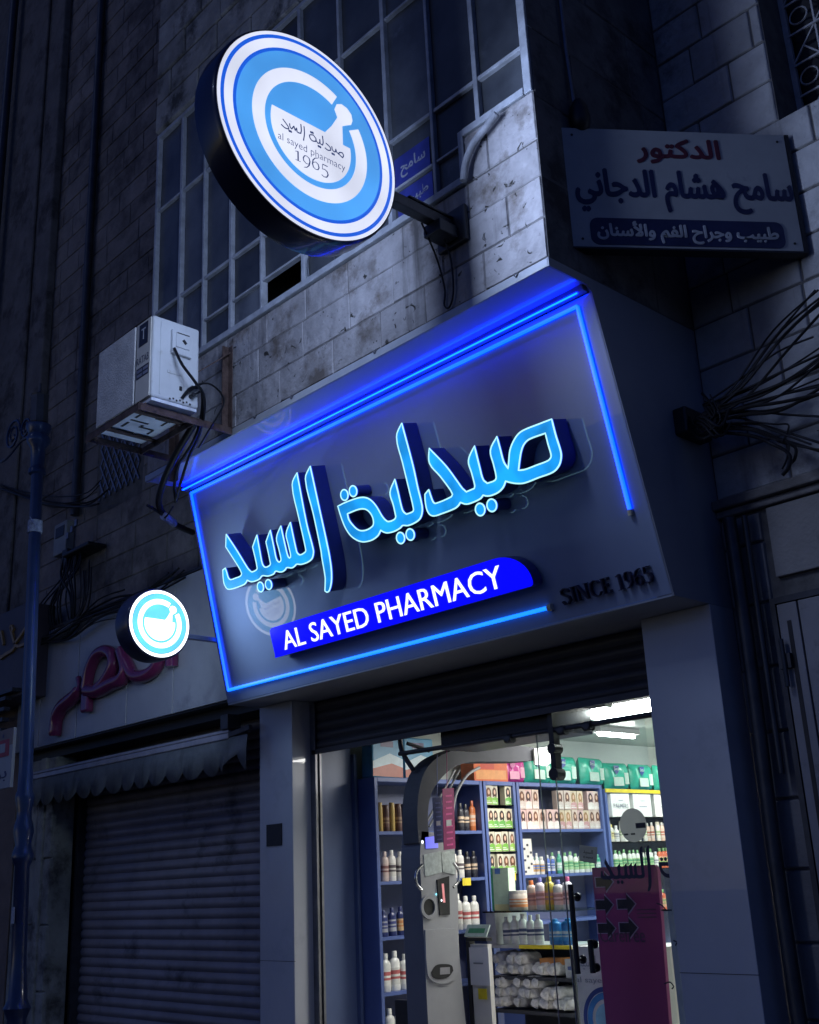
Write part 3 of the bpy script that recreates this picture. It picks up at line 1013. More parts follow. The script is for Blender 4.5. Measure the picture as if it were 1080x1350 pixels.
# ------------------------------------------------------------------ round lightboxes
SIGN_WHITE = glow('lightbox_white', (0.76, 0.80, 0.96), 0.98, vary=0.13, scale=2.6)
SIGN_SKY = glow('lightbox_sky', (0.065, 0.345, 0.87), 1.0, vary=0.16, scale=2.4)
SIGN_RIM = glow('lightbox_rim_blue', (0.004, 0.10, 0.70), 1.0)
SIGN_INK = glow('lightbox_ink', (0.03, 0.045, 0.13), 1.0)
BOX_BODY = mat('lightbox_body', (0.010, 0.012, 0.035), 0.3, vary=0.1, bump=0.0, coat=0.3)
SM_WHITE = glow('small_white', (0.95, 1.0, 1.0), 2.4)
SM_CYAN = glow('small_cyan', (0.11, 0.78, 0.95), 1.0, vary=0.18, scale=6)
SM_RIM = glow('small_rim_blue', (0.02, 0.12, 0.35), 1.0)
SM_INK = glow('small_ink', (0.55, 0.45, 0.5), 1.0)


def logo(mb, fr, R, white, sky, rim, ink, c, detail=True):
    """the roundel: rims, open ring, mortar with pestle, three lines of lettering (mat order white, sky, rim, ink)"""
    k = R / 0.6
    e = 0.0012
    mb.disc(R, fr, None, c, 96, 0)
    if detail:
        mb.ring(0.559 * k, 0.580 * k, fr, c, c + e, mi=2, n=96)
        mb.disc(0.505 * k, fr, c, c + e, 96, 2)
        mb.disc(0.485 * k, fr, c + e, c + 2 * e, 96, 1)
    else:
        mb.disc(0.545 * k, fr, c, c + e, 72, 2)
        mb.disc(0.535 * k, fr, c + e, c + 2 * e, 72, 1)
    s = 1.0 if detail else 1.13
    mb.ring(0.309 * k * s, 0.388 * k * s, fr, c + 2 * e, c + 3 * e, 62, 391, 96, 0)
    # mortar bowl: lower part of a disc, cut by its rim
    bowl = []
    a0, a1 = math.radians(166), math.radians(369)
    for i in range(49):
        a = a0 + (a1 - a0) * i / 48
        bowl.append((0.271 * k * s * math.cos(a), 0.271 * k * s * math.sin(a)))
    pest = [(0.216, 0.042), (0.216, 0.165), (0.253, 0.189), (0.280, 0.205), (0.292, 0.237), (0.285, 0.275), (0.255, 0.302), (0.215, 0.310),
            (0.180, 0.292), (0.163, 0.250), (0.175, 0.222), (0.182, 0.205), (0.140, 0.130), (0.091, 0.064)]
    bowl += [(p[0] * k * s, p[1] * k * s) for p in pest]
    mb.prism([bowl], fr, c + 2 * e, c + 3 * e, 0)
    t = c + 3 * e
    if not detail:
        mb.text(arabic('صيدلية السيد'), fr, -0.23 * k, -0.05 * k, 0.44 * k, 0.10 * k, t, t + e, 3)
        mb.text('al sayed pharmacy', fr, -0.22 * k, -0.135 * k, 0.43 * k, 0.05 * k, t, t + e, 3)
        serif(mb, '1965', fr, -0.12 * k, -0.21 * k, 0.24 * k, 0.07 * k, t, t + e, 3)
        return
    thin = 0.0072
    def ln(*p, w=thin):
        q = smooth_loop(p, 55, 4, False)
        mb.stroke([(a * k, b_ * k) for a, b_ in q], w * k, fr, t, t + e, 3)
    # the Arabic name drawn as thin strokes
    LG = [[(-0.195,0.009),(-0.159,-0.023),(-0.156,-0.036),(-0.181,-0.04),(-0.206,-0.03)],[(-0.15,0.003),(-0.147,-0.017),(-0.137,-0.026),(-0.125,-0.006),(-0.122,-0.001),(-0.119,-0.01),(-0.114,-0.025),(-0.104,-0.003),(-0.102,-0.026),(-0.092,-0.028),(-0.077,-0.025),(-0.073,-0.002),(-0.076,0.034)],[(-0.054,0.032),(-0.052,-0.013),(-0.059,-0.062)],[(-0.014,-0.002),(0.009,0.006),(0.027,-0.01),(0.023,-0.028),(0,-0.034),(-0.015,-0.023),(-0.018,-0.004)],[(0.027,-0.019),(0.038,-0.032),(0.05,-0.024),(0.052,0.002),(0.054,-0.027),(0.07,-0.029),(0.075,-0.009),(0.071,0.031)],[(0.093,-0.004),(0.123,-0.018),(0.127,-0.035),(0.107,-0.044),(0.086,-0.038)],[(0.135,-0.005),(0.139,-0.025),(0.149,-0.033),(0.16,-0.03),(0.163,-0.01),(0.168,-0.028),(0.183,-0.033),(0.209,-0.045),(0.217,-0.028),(0.21,-0.014),(0.19,-0.02),(0.18,-0.037)]]
    for st in LG:
        ln(*st)
    for u in [(-0.152,-0.046),(-0.142,-0.045),(-0.007,0.016),(0.004,0.018),(0.043,-0.049),(0.054,-0.049),(0.138,-0.052),(0.148,-0.052)]:
        mb.disc(0.008 * k, fr, None, t + e, 8, 3, u[0] * k, u[1] * k)
    mb.text('al sayed pharmacy', fr, -0.226 * k, -0.140 * k, 0.452 * k, 0.058 * k, t, t + e, 3, bold=-0.012)
    serif(mb, '1965', fr, -0.118 * k, -0.205 * k, 0.232 * k, 0.078 * k, t, t + e, 3, drop=(1, 3))


# big one, on its bracket
big = thing('round_lightbox', 'large round blue and white pharmacy lightbox with a mortar emblem, beside the bay window', 'lit sign', (-4.0, 3.14, 5.38))
FR = right(-3.9, 3.136, 5.38)
R = 0.6
b = MB()
b.lathe([(R - 0.03, -0.20), (R + 0.008, -0.185), (R + 0.012, -0.16), (R + 0.012, -0.03), (R + 0.008, -0.008), (R + 0.001, 0.0), (R - 0.01, -0.004)], 96, FR)
b.build('casing', BOX_BODY, big, smooth=50)
b = MB()
logo(b, FR, R - 0.004, 0, 0, 0, 0, 0.0)
b.build('lit_face', [SIGN_WHITE, SIGN_SKY, SIGN_RIM, SIGN_INK], big)
BK = Frame((-4.102, 3.136, 5.38), (0, -1, 0), (0, 0, 1))
b = MB()
b.disc(R - 0.035, BK, None, 0.001, 64, 0)
b.ring(0.2, 0.5, BK, 0.001, 0.002, mi=1)
b.build('lit_back', [SIGN_WHITE, SIGN_SKY], big)
b = MB()
b.box(-4.035, -3.965, 3.70, 4.285, 5.29, 5.36)
b.box(-4.045, -3.955, 3.9, 4.285, 5.361, 5.375)
b.build('arm', STEEL_DARK, big, bevel=0.006)
b = MB()
b.box(-4.10, -3.86, 4.255, 4.285, 5.18, 5.42)
b.box(-4.06, -3.92, 4.10, 4.253, 5.21, 5.288)
b.build('wall_plate', STEEL_DARK, big, bevel=0.006)
b = MB()
lp = curve3([(-4.02, 4.05, 5.28), (-4.06, 4.2, 5.12), (-4.08, 4.275, 4.95), (-4.09, 4.275, 4.84), (-4.05, 4.275, 4.81), (-4.01, 4.275, 4.9), (-4.0, 4.26, 5.1), (-3.99, 4.2, 5.22)])
b.tube(lp, 0.006, 6)
b.build('power_cable', CABLE, big)


def lamp(name, loc, size, watts, col, parent, flip=1):
    l = bpy.data.lights.new(name, 'AREA')
    l.shape = 'DISK'
    l.size = size
    l.energy = watts
    l.color = col
    o = bpy.data.objects.new(name, l)
    COL.objects.link(o)
    o.visible_glossy = False          # the lit face itself is what mirrors
    o.rotation_euler = (0, math.radians(-90 * flip), 0)
    o.parent = parent
    o.matrix_parent_inverse = Matrix.Translation(-parent.location)
    o.location = loc
    return o


lamp('tube_or_added_light', (-3.885, 3.136, 5.38), 1.1, 95, (0.52, 0.66, 1.0), big)  # disc lamps added just off the sign's faces to throw its glow
lamp('tube_or_added_light', (-4.12, 3.136, 5.38), 1.1, 42, (0.52, 0.66, 1.0), big, -1)

# small one, at the left end of the fascia
sm = thing('round_lightbox', 'small round cyan and white pharmacy lightbox at the left end of the fascia', 'lit sign', (-7.5, 4.39, 3.57))
FR = right(-7.45, 4.391, 3.569)
R = 0.265
b = MB()
b.lathe([(R - 0.02, -0.20), (R + 0.012, -0.19), (R + 0.016, -0.17), (R + 0.016, -0.02), (R + 0.008, -0.004), (R, 0.0), (R - 0.01, -0.003)], 64, FR)
b.build('casing', mat('small_body', (0.03, 0.035, 0.07), 0.35, bump=0.0, coat=0.3), sm, smooth=50)
b = MB()
logo(b, FR, R - 0.002, 0, 0, 0, 0, 0.0, detail=False)
b.build('lit_face', [SM_WHITE, SM_CYAN, SM_RIM, SM_INK], sm)
BK = Frame((-7.651, 4.391, 3.569), (0, -1, 0), (0, 0, 1))
b = MB()
b.disc(R - 0.025, BK, None, 0.001, 48, 0)
b.ring(0.1, 0.2, BK, 0.001, 0.002, mi=1)
b.build('lit_back', [SM_WHITE, SM_CYAN], sm)
b = MB()
b.box(-7.575, -7.525, 4.65, 5.1, 3.50, 3.535)
b.build('arm', STEEL, sm, bevel=0.004)
lamp('tube_or_added_light', (-7.437, 4.391, 3.569), 0.46, 11, (0.42, 0.64, 1.0), sm)  # added disc lamps again, strengthening the small sign's own light
lamp('tube_or_added_light', (-7.665, 4.391, 3.569), 0.46, 7, (0.52, 0.72, 1.0), sm, -1)

# ------------------------------------------------------------------ the pharmacy shopfront and its room
shop = thing('pharmacy_shopfront', 'lit pharmacy shopfront with grey pillars, raised roller shutter and glass door', 'shopfront', (-5.4, 5.45, 0.12))
b = MB()
b.box(-7.575, -7.14, 5.42, 5.70, 0.12, 3.004)
b.build('pillar', PILLAR, shop, bevel=0.004)
b = MB()
b.box(-3.765, -3.292, 5.45, 5.695, 0.12, 3.004)
b.build('pillar', PILLAR, shop, bevel=0.004)
b = MB()
b.box(-3.766, -3.2915, 5.4485, 5.46, 1.06, 1.06 + 0.003)
b.build('panel_joint', BLACK, shop)
b = MB()
b.box(-7.576, -7.1385, 5.4185, 5.43, 1.06, 1.06 + 0.003)
b.build('panel_joint', BLACK, shop)
b = MB()
b.box(-7.475, -7.275, 5.412, 5.418, 1.90, 2.065)
b.build('cover_plate', BLACK, shop)
# roller shutter, rolled most of the way up
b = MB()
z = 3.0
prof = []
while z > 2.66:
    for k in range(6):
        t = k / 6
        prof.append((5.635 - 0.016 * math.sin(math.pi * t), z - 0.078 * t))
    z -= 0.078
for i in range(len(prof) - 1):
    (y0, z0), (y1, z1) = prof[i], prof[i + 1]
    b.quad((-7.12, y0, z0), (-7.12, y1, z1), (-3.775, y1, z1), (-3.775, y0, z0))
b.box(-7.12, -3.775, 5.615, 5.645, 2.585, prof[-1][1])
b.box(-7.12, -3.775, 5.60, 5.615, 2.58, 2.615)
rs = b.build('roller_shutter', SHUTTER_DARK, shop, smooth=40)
b = MB()
b.box(-7.138, -7.075, 5.60, 5.61, 0.13, 2.98)
b.box(-7.138, -7.12, 5.612, 5.66, 0.13, 2.98)
b.box(-7.10, -7.07, 5.64, 5.66, 0.13, 2.6)
b.build('guide_rail', STEEL, rs)
b = MB()
b.box(-3.80, -3.77, 5.60, 5.66, 0.13, 2.98)
b.build('guide_rail', STEEL, rs)
b = MB()
b.box(-7.2, -3.3, 5.70, 5.95, 2.64, 3.0)
b.box(-5.75, -4.66, 5.70, 6.05, 2.47, 2.638)
b.build('lintel', BLACK, shop)
# room
RX0, RX1, RY1, RZ = -7.22, -2.9, 11.6, 2.86
WALLIN = mat('inner_wall', (0.16, 0.18, 0.24), 0.5, vary=0.06, scale=2, bump=0.03)
b = MB()
b.quad((RX0, 6.02, 0.13), (RX0, RY1, 0.13), (RX0, RY1, RZ), (RX0, 6.02, RZ))
b.quad((RX0, RY1, 0.13), (RX1, RY1, 0.13), (RX1, RY1, RZ), (RX0, RY1, RZ))
b.quad((RX1, RY1, 0.13), (RX1, 5.72, 0.13), (RX1, 5.72, RZ), (RX1, RY1, RZ))
b.build('room_wall', mat('room_wall', (0.45, 0.49, 0.47), 0.6, vary=0.06, scale=2, bump=0.03), shop)
b = MB()
b.box(-7.3, -7.14, 5.701, 6.02, 0.13, 2.66)
b.box(-7.21, -7.10, 6.021, 6.05, 0.13, 2.6)
b.build('blue_side_wall', mat('blue_side', (0.09, 0.13, 0.26), 0.4, vary=0.08, scale=2, bump=0.03), shop)
b = MB()
b.quad((RX0, 5.95, RZ), (RX0, RY1, RZ), (RX1, RY1, RZ), (RX1, 5.95, RZ))
ceil_o = b.build('ceiling', mat('ceiling', (0.50, 0.53, 0.50), 0.35, vary=0.05, scale=1.5, bump=0.03), shop)
b = MB()
b.quad((RX0, 5.45, 0.14), (RX1, 5.45, 0.14), (RX1, RY1, 0.14), (RX0, RY1, 0.14))
b.build('shop_floor', mat('floor_tile', (0.62, 0.60, 0.56), 0.2, vary=0.1, scale=3, bump=0.02), shop)
TUBE = glow('ceiling_tube', (1.0, 0.98, 0.90), 66.0)
PANELG = glow('ceiling_panel', (1.0, 0.99, 0.95), 40.0)
CG = 'lit ceiling lights in the shop'
for i, (x0, x1, y0, y1) in enumerate([(-5.9, -4.75, 7.15, 7.75), (-5.9, -4.75, 9.6, 10.1)]):
    t = thing('ceiling_light', ['bright square ceiling light just inside the pharmacy glass', 'square ceiling light deeper inside the pharmacy'][i], 'ceiling light', ((x0 + x1) / 2, (y0 + y1) / 2, RZ), CG)
    b = MB()
    b.box(x0 - 0.03, x1 + 0.03, y0 - 0.03, y1 + 0.03, RZ - 0.03, RZ - 0.002)
    b.build('frame', WHITE, t)
    b = MB()
    b.quad((x0, y0, RZ - 0.033), (x0, y1, RZ - 0.033), (x1, y1, RZ - 0.033), (x1, y0, RZ - 0.033))
    b.build('diffuser', PANELG, t)
for i, (x, y0, y1) in enumerate([(-6.35, 8.3, 8.9), (-6.45, 9.7, 10.4)]):
    t = thing('tube_or_added_light', 'white tube light on the pharmacy ceiling, ' + ['over the blue shelves', 'over the white tubes at the far end', 'behind the door head', 'on the right side'][i], 'ceiling light', (x, y0, RZ), CG)
    b = MB()
    b.box(x - 0.05, x + 0.05, y0, y1, RZ - 0.05, RZ - 0.002)
    b.build('frame', WHITE, t)
    b = MB()
    b.tube([(x, y0 + 0.03, RZ - 0.065), (x, y1 - 0.03, RZ - 0.065)], 0.018, 8)
    b.build('diffuser', TUBE, t)

# ---- shelving along the left wall
SHELF_BLUE = mat('shelf_blue', (0.075, 0.115, 0.30), 0.4, vary=0.1, scale=3, bump=0.03)
SHELF_BACK = mat('shelf_back', (0.10, 0.12, 0.22), 0.5, vary=0.1, scale=3, bump=0.03)
GLASS_SHELF = glass('glass_shelf', (0.80, 0.92, 0.90), 1.5)
CLEAR = glass('clear_glass', (0.93, 0.96, 0.97), 1.22)
XF, XB = -6.90, -7.20


def shelf_unit(name, label, y0, y1, z0, z1, shelves, gl=False, frame_w=0.035):
    t = thing(name, label, 'shelves', (-7.05, (y0 + y1) / 2, z0))
    q = MB()
    q.box(XB, XF, y0, y0 + frame_w, z0, z1)
    q.box(XB, XF, y1 - frame_w, y1, z0, z1)
    q.box(XB, XF, y0 + frame_w, y1 - frame_w, z1 - 0.035, z1)
    q.build('frame', SHELF_BLUE, t, bevel=0.003, seg=1)
    q = MB()
    q.box(XB, XB + 0.012, y0 + frame_w, y1 - frame_w, z0, z1 - 0.036)
    q.build('back_panel', SHELF_BACK, t)
    for zz in shelves:
        q = MB()
        th = 0.008 if gl else 0.025
        q.box(XB + 0.014, XF - 0.004, y0 + frame_w + 0.001, y1 - frame_w - 0.001, zz - th, zz)
        q.build('shelf', GLASS_SHELF if gl else SHELF_BLUE, t)
    return t


shelf_unit('shelf_unit', 'blue shelf unit nearest the door, partly behind the grey scale', 6.06, 7.32, 0.14, 2.40, [1.978, 1.597, 1.188, 0.789, 0.40])
shelf_unit('shelf_unit', 'narrow rack of glass shelves full of green hair colour boxes', 7.335, 7.755, 0.14, 2.40, [2.196, 1.996, 1.800, 1.612, 1.33], True)
shelf_unit('shelf_unit', 'blue shelf unit with two layers of pink hair colour boxes', 7.77, 9.02, 0.14, 2.40, [1.987, 1.594, 1.20, 0.8])
shelf_unit('shelf_unit', 'white product shelves at the far right behind the glass, under a yellow strip', 9.06, 11.4, 0.14, 2.36, [2.10, 1.865, 1.60, 1.2], True)
b = MB()
b.box(-6.895, -6.885, 9.06, 11.3, 2.33, 2.365)
tag(b.build('price_strip', mat('yellow', (0.75, 0.60, 0.03), 0.5, bump=0), bevel=0.001), 'yellow price strip along the top of the far shelves', 'price strip')

# ---- goods
GOOD = {}


def product(kind, fn):
    """first of a kind: an empty-free mesh with its parts, later ones are copies"""
    if kind not in GOOD:
        GOOD[kind] = [fn(), False]
    p, used = GOOD[kind]
    if not used:
        GOOD[kind][1] = True
        return p
    return copy_tree(p)


def put(kind, fn, x, y, z, label, cat, group, rz=0.0):
    o = product(kind, fn)
    o.location = (x, y, z)
    o.rotation_euler = (rnd.uniform(-.02, .02), 0, rz)
    if cat == 'bottle':
        o.scale = (1, rnd.uniform(.95, 1.05), rnd.uniform(.93, 1.06))
    return tag(o, label, cat, group)


def cm(name, col, rough=0.4):
    return mat('good_' + name, col, rough, vary=0.10, scale=22, bump=0.0, each=0.16)


def ell(mb, fr, cx, cy, rx, ry, c, mi, n=12):
    mb.add([fr(cx + rx * math.cos(2 * math.pi * i / n), cy + ry * math.sin(2 * math.pi * i / n), c) for i in range(n)], [tuple(range(n))], mi)


def dye_box(bodycol, bandcol, haircol, name, w=0.082, h=0.168):
    def fn():
        q = MB()
        q.box(-0.03, 0.03, -w / 2, w / 2, 0, h)
        F = right(0.03)
        q.prism([[(-w / 2 + .002, 0.003), (w / 2 - .002, 0.003), (w / 2 - .002, h * 0.36), (0.01, h * .42), (-w / 2 + .002, h * 0.33)]], F, None, 0.0008, 1)
        hr = [(-.022, h * .40), (-.030, h * .58), (-.026, h * .78), (-.008, h * .90), (.012, h * .89), (.026, h * .76), (.030, h * .56), (.022, h * .38), (.004, h * .44)]
        q.prism([hr], F, None, 0.0012, 2)
        ell(q, F, 0.001, h * .66, .0125, .021, 0.0018, 3)
        q.box(-0.028, 0.031, -w / 2 + .006, w / 2 - .012, h * .08, h * .13, 4)
        q.box(-0.028, 0.031, -w / 2 + .006, w / 2 - .03, h * .18, h * .21, 4)
        key = '%s%d' % (name, int(1e4 * haircol[0]))
        return q.build(name, [cm(key + '_body', bodycol), cm(key + '_band', bandcol), cm(key + '_hair', haircol), cm('skin', (0.62, 0.40, 0.29)), cm('print_white', (0.75, 0.72, 0.68))])
    return fn


def bottle(name, h, r, body, cap, label=None, flat=0.65, shoulder=0.78, capw=0.45):
    key = name + '_%d' % int(1000 * (body[0] + 2 * body[1] + 4 * body[2]) + (label[1][0] * 100 if label else 0))
    name = name.rstrip('_0123456789')

    def fn():
        q = MB()
        F = Frame((0, 0, 0), (flat, 0, 0), (0, 1, 0))
        pr_ = [(r * 0.92, 0), (r, 0.006), (r, h * shoulder * 0.9), (r * 0.88, h * shoulder), (r * capw, h * (shoulder + .05)), (r * capw * .8, h * 0.86)]
        vs0 = len(q.v)
        q.lathe(pr_, 14)
        for v in q.v:
            v.x *= flat
        o = q.build(name, cm(key + '_body', body, 0.3), smooth=50)
        q = MB()
        q.lathe([(r * capw * 1.02, h * 0.84), (r * capw * 1.02, h * 0.985), (r * capw * 0.9, h)], 12)
        for v in q.v:
            v.x *= max(flat, .8)
        q.build('cap', cm(key + '_cap', cap, 0.35), o, smooth=50)
        if label:
            q = MB()
            q.lathe([(r * 1.012, h * 0.16), (r * 1.012, h * 0.58)], 14)
            for v in q.v:
                v.x *= flat
            for f0, f1, cc in ((0.30, 0.36, 1), (0.42, 0.52, 1)):
                q2 = MB()
                q2.lathe([(r * 1.02, h * f0), (r * 1.02, h * f1)], 14)
                for v in q2.v:
                    v.x *= flat
                q.add(q2.v, q2.f[:14], 1)
            q.build('label', [cm(key + '_label', label[0]), cm(key + '_print', label[1])], o, smooth=50)
        return o
    return fn


def carton(name, w, h, d, body, bands):
    def fn():
        q = MB()
        q.box(-d / 2, d / 2, -w / 2, w / 2, 0, h)
        F = right(d / 2)
        for i, (x0, x1, z0, z1, mi) in enumerate(bands):
            q.add([F(a * w / 2, b_ * h, 0.0008 + i * .0003) for a, b_ in ((x0, z0), (x1, z0), (x1, z1), (x0, z1))], [(0, 1, 2, 3)], mi)
        return q.build(name, [cm(name + '_%d' % i, c) for i, c in enumerate(body)])
    return fn


def pillow_pack(name, w, h, d, col, shield, pale):
    def fn():
        q = MB()
        n, m = 10, 10
        vs = []
        for s in (1, -1):
            for i in range(n + 1):
                for j in range(m + 1):
                    u, v = i / n * 2 - 1, j / m * 2 - 1
                    t = max(0, (1 - abs(u) ** 4)) ** .5 * max(0, (1 - abs(v) ** 4)) ** .5
                    wob = 0.006 * math.sin(7 * u + 3 * v) * t
                    vs.append((s * (d / 2 * t + wob), u * w / 2, (v + 1) / 2 * h))
        fs = []
        for s in (0, 1):
            o_ = s * (n + 1) * (m + 1)
            for i in range(n):
                for j in range(m):
                    f = (o_ + i * (m + 1) + j, o_ + (i + 1) * (m + 1) + j, o_ + (i + 1) * (m + 1) + j + 1, o_ + i * (m + 1) + j + 1)
                    fs.append(f if s == 0 else f[::-1])
        q.add(vs, fs)
        o = q.build(name, mat('good_' + name, col, 0.25, vary=0.15, scale=9, bump=0.2, bscale=25), smooth=60)
        F = right(d / 2 + 0.001)
        q = MB()
        q.prism([[(-w * .30, h * .88), (-w * .30, h * .66), (-w * .2, h * .54), (-w * .08, h * .66), (-w * .06, h * .88)]], F, None, 0.004, 0)
        q.text('Dettol', F, -w * .285, h * .70, w * .21, h * .11, 0.0045, 0.0055, 1)
        q.prism([[(-w * .34, h * .14), (w * .10, h * .14), (w * .10, h * .46), (-w * .34, h * .46)]], F, None, 0.003, 1)
        q.prism([[(w * .16, h * .2), (w * .34, h * .2), (w * .34, h * .62), (w * .16, h * .62)]], F, None, 0.003, 1)
        q.build('label', [cm(name + '_shield', shield), cm(name + '_pale', pale)], o)
        return o
    return fn


GRN = dye_box((0.60, 0.56, 0.44), (0.17, 0.42, 0.06), (0.055, 0.022, 0.014), 'hair_colour_box')
PNK = dye_box((0.60, 0.47, 0.40), (0.62, 0.52, 0.47), (0.14, 0.055, 0.03), 'hair_dye_box', 0.088, 0.175)
GRN2 = dye_box((0.58, 0.55, 0.46), (0.25, 0.45, 0.08), (0.14, 0.06, 0.03), 'hair_colour_box', 0.080, 0.165)
GRN3 = dye_box((0.62, 0.58, 0.44), (0.12, 0.36, 0.07), (0.02, 0.012, 0.012), 'hair_colour_box', 0.083, 0.170)
PNK2 = dye_box((0.62, 0.50, 0.36), (0.55, 0.30, 0.30), (0.33, 0.18, 0.07), 'hair_dye_box', 0.088, 0.172)
PNK3 = dye_box((0.56, 0.38, 0.36), (0.64, 0.58, 0.54), (0.05, 0.02, 0.02), 'hair_dye_box', 0.086, 0.175)
row_names = ['top glass shelf', 'second glass shelf', 'third glass shelf', 'fourth glass shelf']
for r_, z in enumerate([2.197, 1.997, 1.801, 1.613]):
    for k in range(4):
        if r_ == 0 and k == 2:
            continue
        q = rnd.choice((0, 0, 1, 2))
        put('green%d' % q, (GRN, GRN2, GRN3)[q], -6.95 + rnd.uniform(-.015, .01), 7.415 + k * 0.087 + rnd.uniform(-.005, .005), z, 'green and brown hair colour box on the %s of the narrow rack' % row_names[r_], 'hair dye box', 'hair colour boxes on the narrow rack', rnd.uniform(-.16, .16))
for lvl in (0, 1):
    for k in range(13):
        if lvl and k not in (0, 1, 2, 6, 7, 8, 9, 11, 12):
            continue
        q = rnd.choice((0, 1, 0, 2))
        put('pink%d' % q, (PNK, PNK2, PNK3)[q], -6.952 + rnd.uniform(-.012, .01), 7.86 + k * 0.0915 + rnd.uniform(-.004, .004), (1.988, 2.1645)[lvl], 'pink hair dye box ' + ('in the lower layer of the blue unit', 'stacked on the lower layer of dye boxes')[lvl], 'hair dye box', 'pink hair dye boxes', rnd.uniform(-.12, .12))

WB = bottle('shampoo_bottle', 0.235, 0.038, (0.72, 0.70, 0.66), (0.70, 0.69, 0.66), ((0.62, 0.60, 0.55), (0.10, 0.08, 0.09)))
PB = bottle('shampoo_bottle', 0.23, 0.037, (0.62, 0.50, 0.46), (0.62, 0.50, 0.45), ((0.55, 0.42, 0.38), (0.2, 0.08, 0.08)))
DB = bottle('hair_oil_bottle', 0.22, 0.034, (0.02, 0.02, 0.03), (0.03, 0.03, 0.03), ((0.03, 0.03, 0.04), (0.55, 0.42, 0.30)))
OB = bottle('tan_lotion_bottle', 0.24, 0.036, (0.55, 0.16, 0.05), (0.50, 0.13, 0.05), ((0.6, 0.25, 0.12), (0.65, 0.5, 0.4)))
NB = bottle('shower_bottle', 0.205, 0.036, (0.02, 0.03, 0.12), (0.03, 0.04, 0.14), ((0.35, 0.36, 0.40), (0.05, 0.06, 0.2)))
NO = bottle('shower_bottle', 0.205, 0.036, (0.02, 0.03, 0.12), (0.03, 0.04, 0.14), ((0.55, 0.38, 0.20), (0.5, 0.2, 0.08)))
GT = bottle('gold_tube', 0.215, 0.024, (0.55, 0.38, 0.12), (0.55, 0.38, 0.12), None, 1.0, 0.9, 0.9)
BT = bottle('bronze_tube', 0.21, 0.032, (0.10, 0.05, 0.04), (0.09, 0.045, 0.04), ((0.13, 0.06, 0.05), (0.3, 0.2, 0.12)), 0.9, 0.9, 0.9)
LB = bottle('lotion_bottle', 0.275, 0.046, (0.70, 0.70, 0.66), (0.70, 0.70, 0.66), ((0.68, 0.68, 0.63), (0.45, 0.12, 0.12)))
SB = bottle('small_jar_bottle', 0.15, 0.026, (0.70, 0.69, 0.66), (0.65, 0.65, 0.62), ((0.5, 0.3, 0.12), (0.1, 0.2, 0.5)))
BB = bottle('small_blue_bottle', 0.16, 0.026, (0.08, 0.14, 0.45), (0.65, 0.65, 0.66), ((0.6, 0.6, 0.65), (0.1, 0.15, 0.4)))
GB = bottle('green_bottle', 0.165, 0.03, (0.05, 0.32, 0.20), (0.10, 0.40, 0.28), ((0.3, 0.5, 0.4), (0.6, 0.6, 0.6)))
WG = bottle('white_green_bottle', 0.185, 0.032, (0.68, 0.70, 0.64), (0.2, 0.42, 0.2), ((0.35, 0.52, 0.28), (0.1, 0.3, 0.15)))

SG = 'bottles on the shelves nearest the door'
for y, f, kd, lb in ((6.17, GT, 'gt', 'gold tube with a small cap beside dark bronze tubes'), (6.23, BT, 'bt', 'dark bronze tube beside the gold tubes'), (6.30, GT, 'gt', 'gold tube between dark bronze tubes'),
                     (6.37, BT, 'bt', 'dark bronze tube right of the gold tubes'), (6.44, BT, 'bt', 'dark bronze tube right of the gold tubes'), (6.51, BT, 'bt', 'dark bronze tube right of the gold tubes'),
                     (6.92, OB, 'ob', 'orange bottle behind the hanging ribbons'), (7.10, DB, 'db', 'black bottle left of the orange one on the top shelf'), (7.165, DB, 'db', 'black bottle left of the orange one on the top shelf'), (7.24, OB, 'ob', 'orange bottle beside the rack of hair colour boxes')):
    put(kd, f, -6.97, y, 1.979, lb, 'bottle', SG)
for y, f, kd, lb in ((6.20, PB, 'pb', 'pale pink shampoo bottle on the second shelf behind the scale'), (6.28, WB, 'wb', 'white shampoo bottle on the second shelf behind the scale'), (6.37, WB, 'wb', 'white shampoo bottle on the second shelf behind the scale'), (6.46, PB, 'pb', 'pale pink shampoo bottle on the second shelf behind the scale'),
                     (6.98, WB, 'wb', 'white shampoo bottle right of the scale'), (7.06, WB, 'wb', 'white shampoo bottle right of the scale'), (7.15, DB, 'db', 'black bottle at the right end of the second shelf'), (7.23, DB, 'db', 'black bottle at the right end of the second shelf')):
    put(kd, f, -6.97, y, 1.598, lb, 'bottle', SG)
for y, f, kd, lb in ((6.17, NB, 'nb', 'navy shower bottle with a silver label'), (6.26, NB, 'nb', 'navy shower bottle with a silver label'), (6.35, NO, 'no', 'navy shower bottle with an orange label'), (6.44, NO, 'no', 'navy shower bottle with an orange label'),
                     (7.0, LB, 'lb', 'tall white bottle right of the scale on the third shelf'), (7.10, LB, 'lb', 'tall white bottle right of the scale on the third shelf'), (7.2, LB, 'lb', 'tall white bottle right of the scale on the third shelf')):
    put(kd, f, -6.97, y, 1.189, lb, 'bottle', SG)
for y in (6.17, 6.27, 6.37, 6.47):
    put('lb', LB, -6.97, y, 0.79, 'tall white lotion bottle on the low shelf left of the scale', 'bottle', SG)
for y in (6.2, 6.3, 6.4):
    put('lb', LB, -6.97, y, 0.401, 'tall white lotion bottle on the bottom shelf', 'bottle', SG)

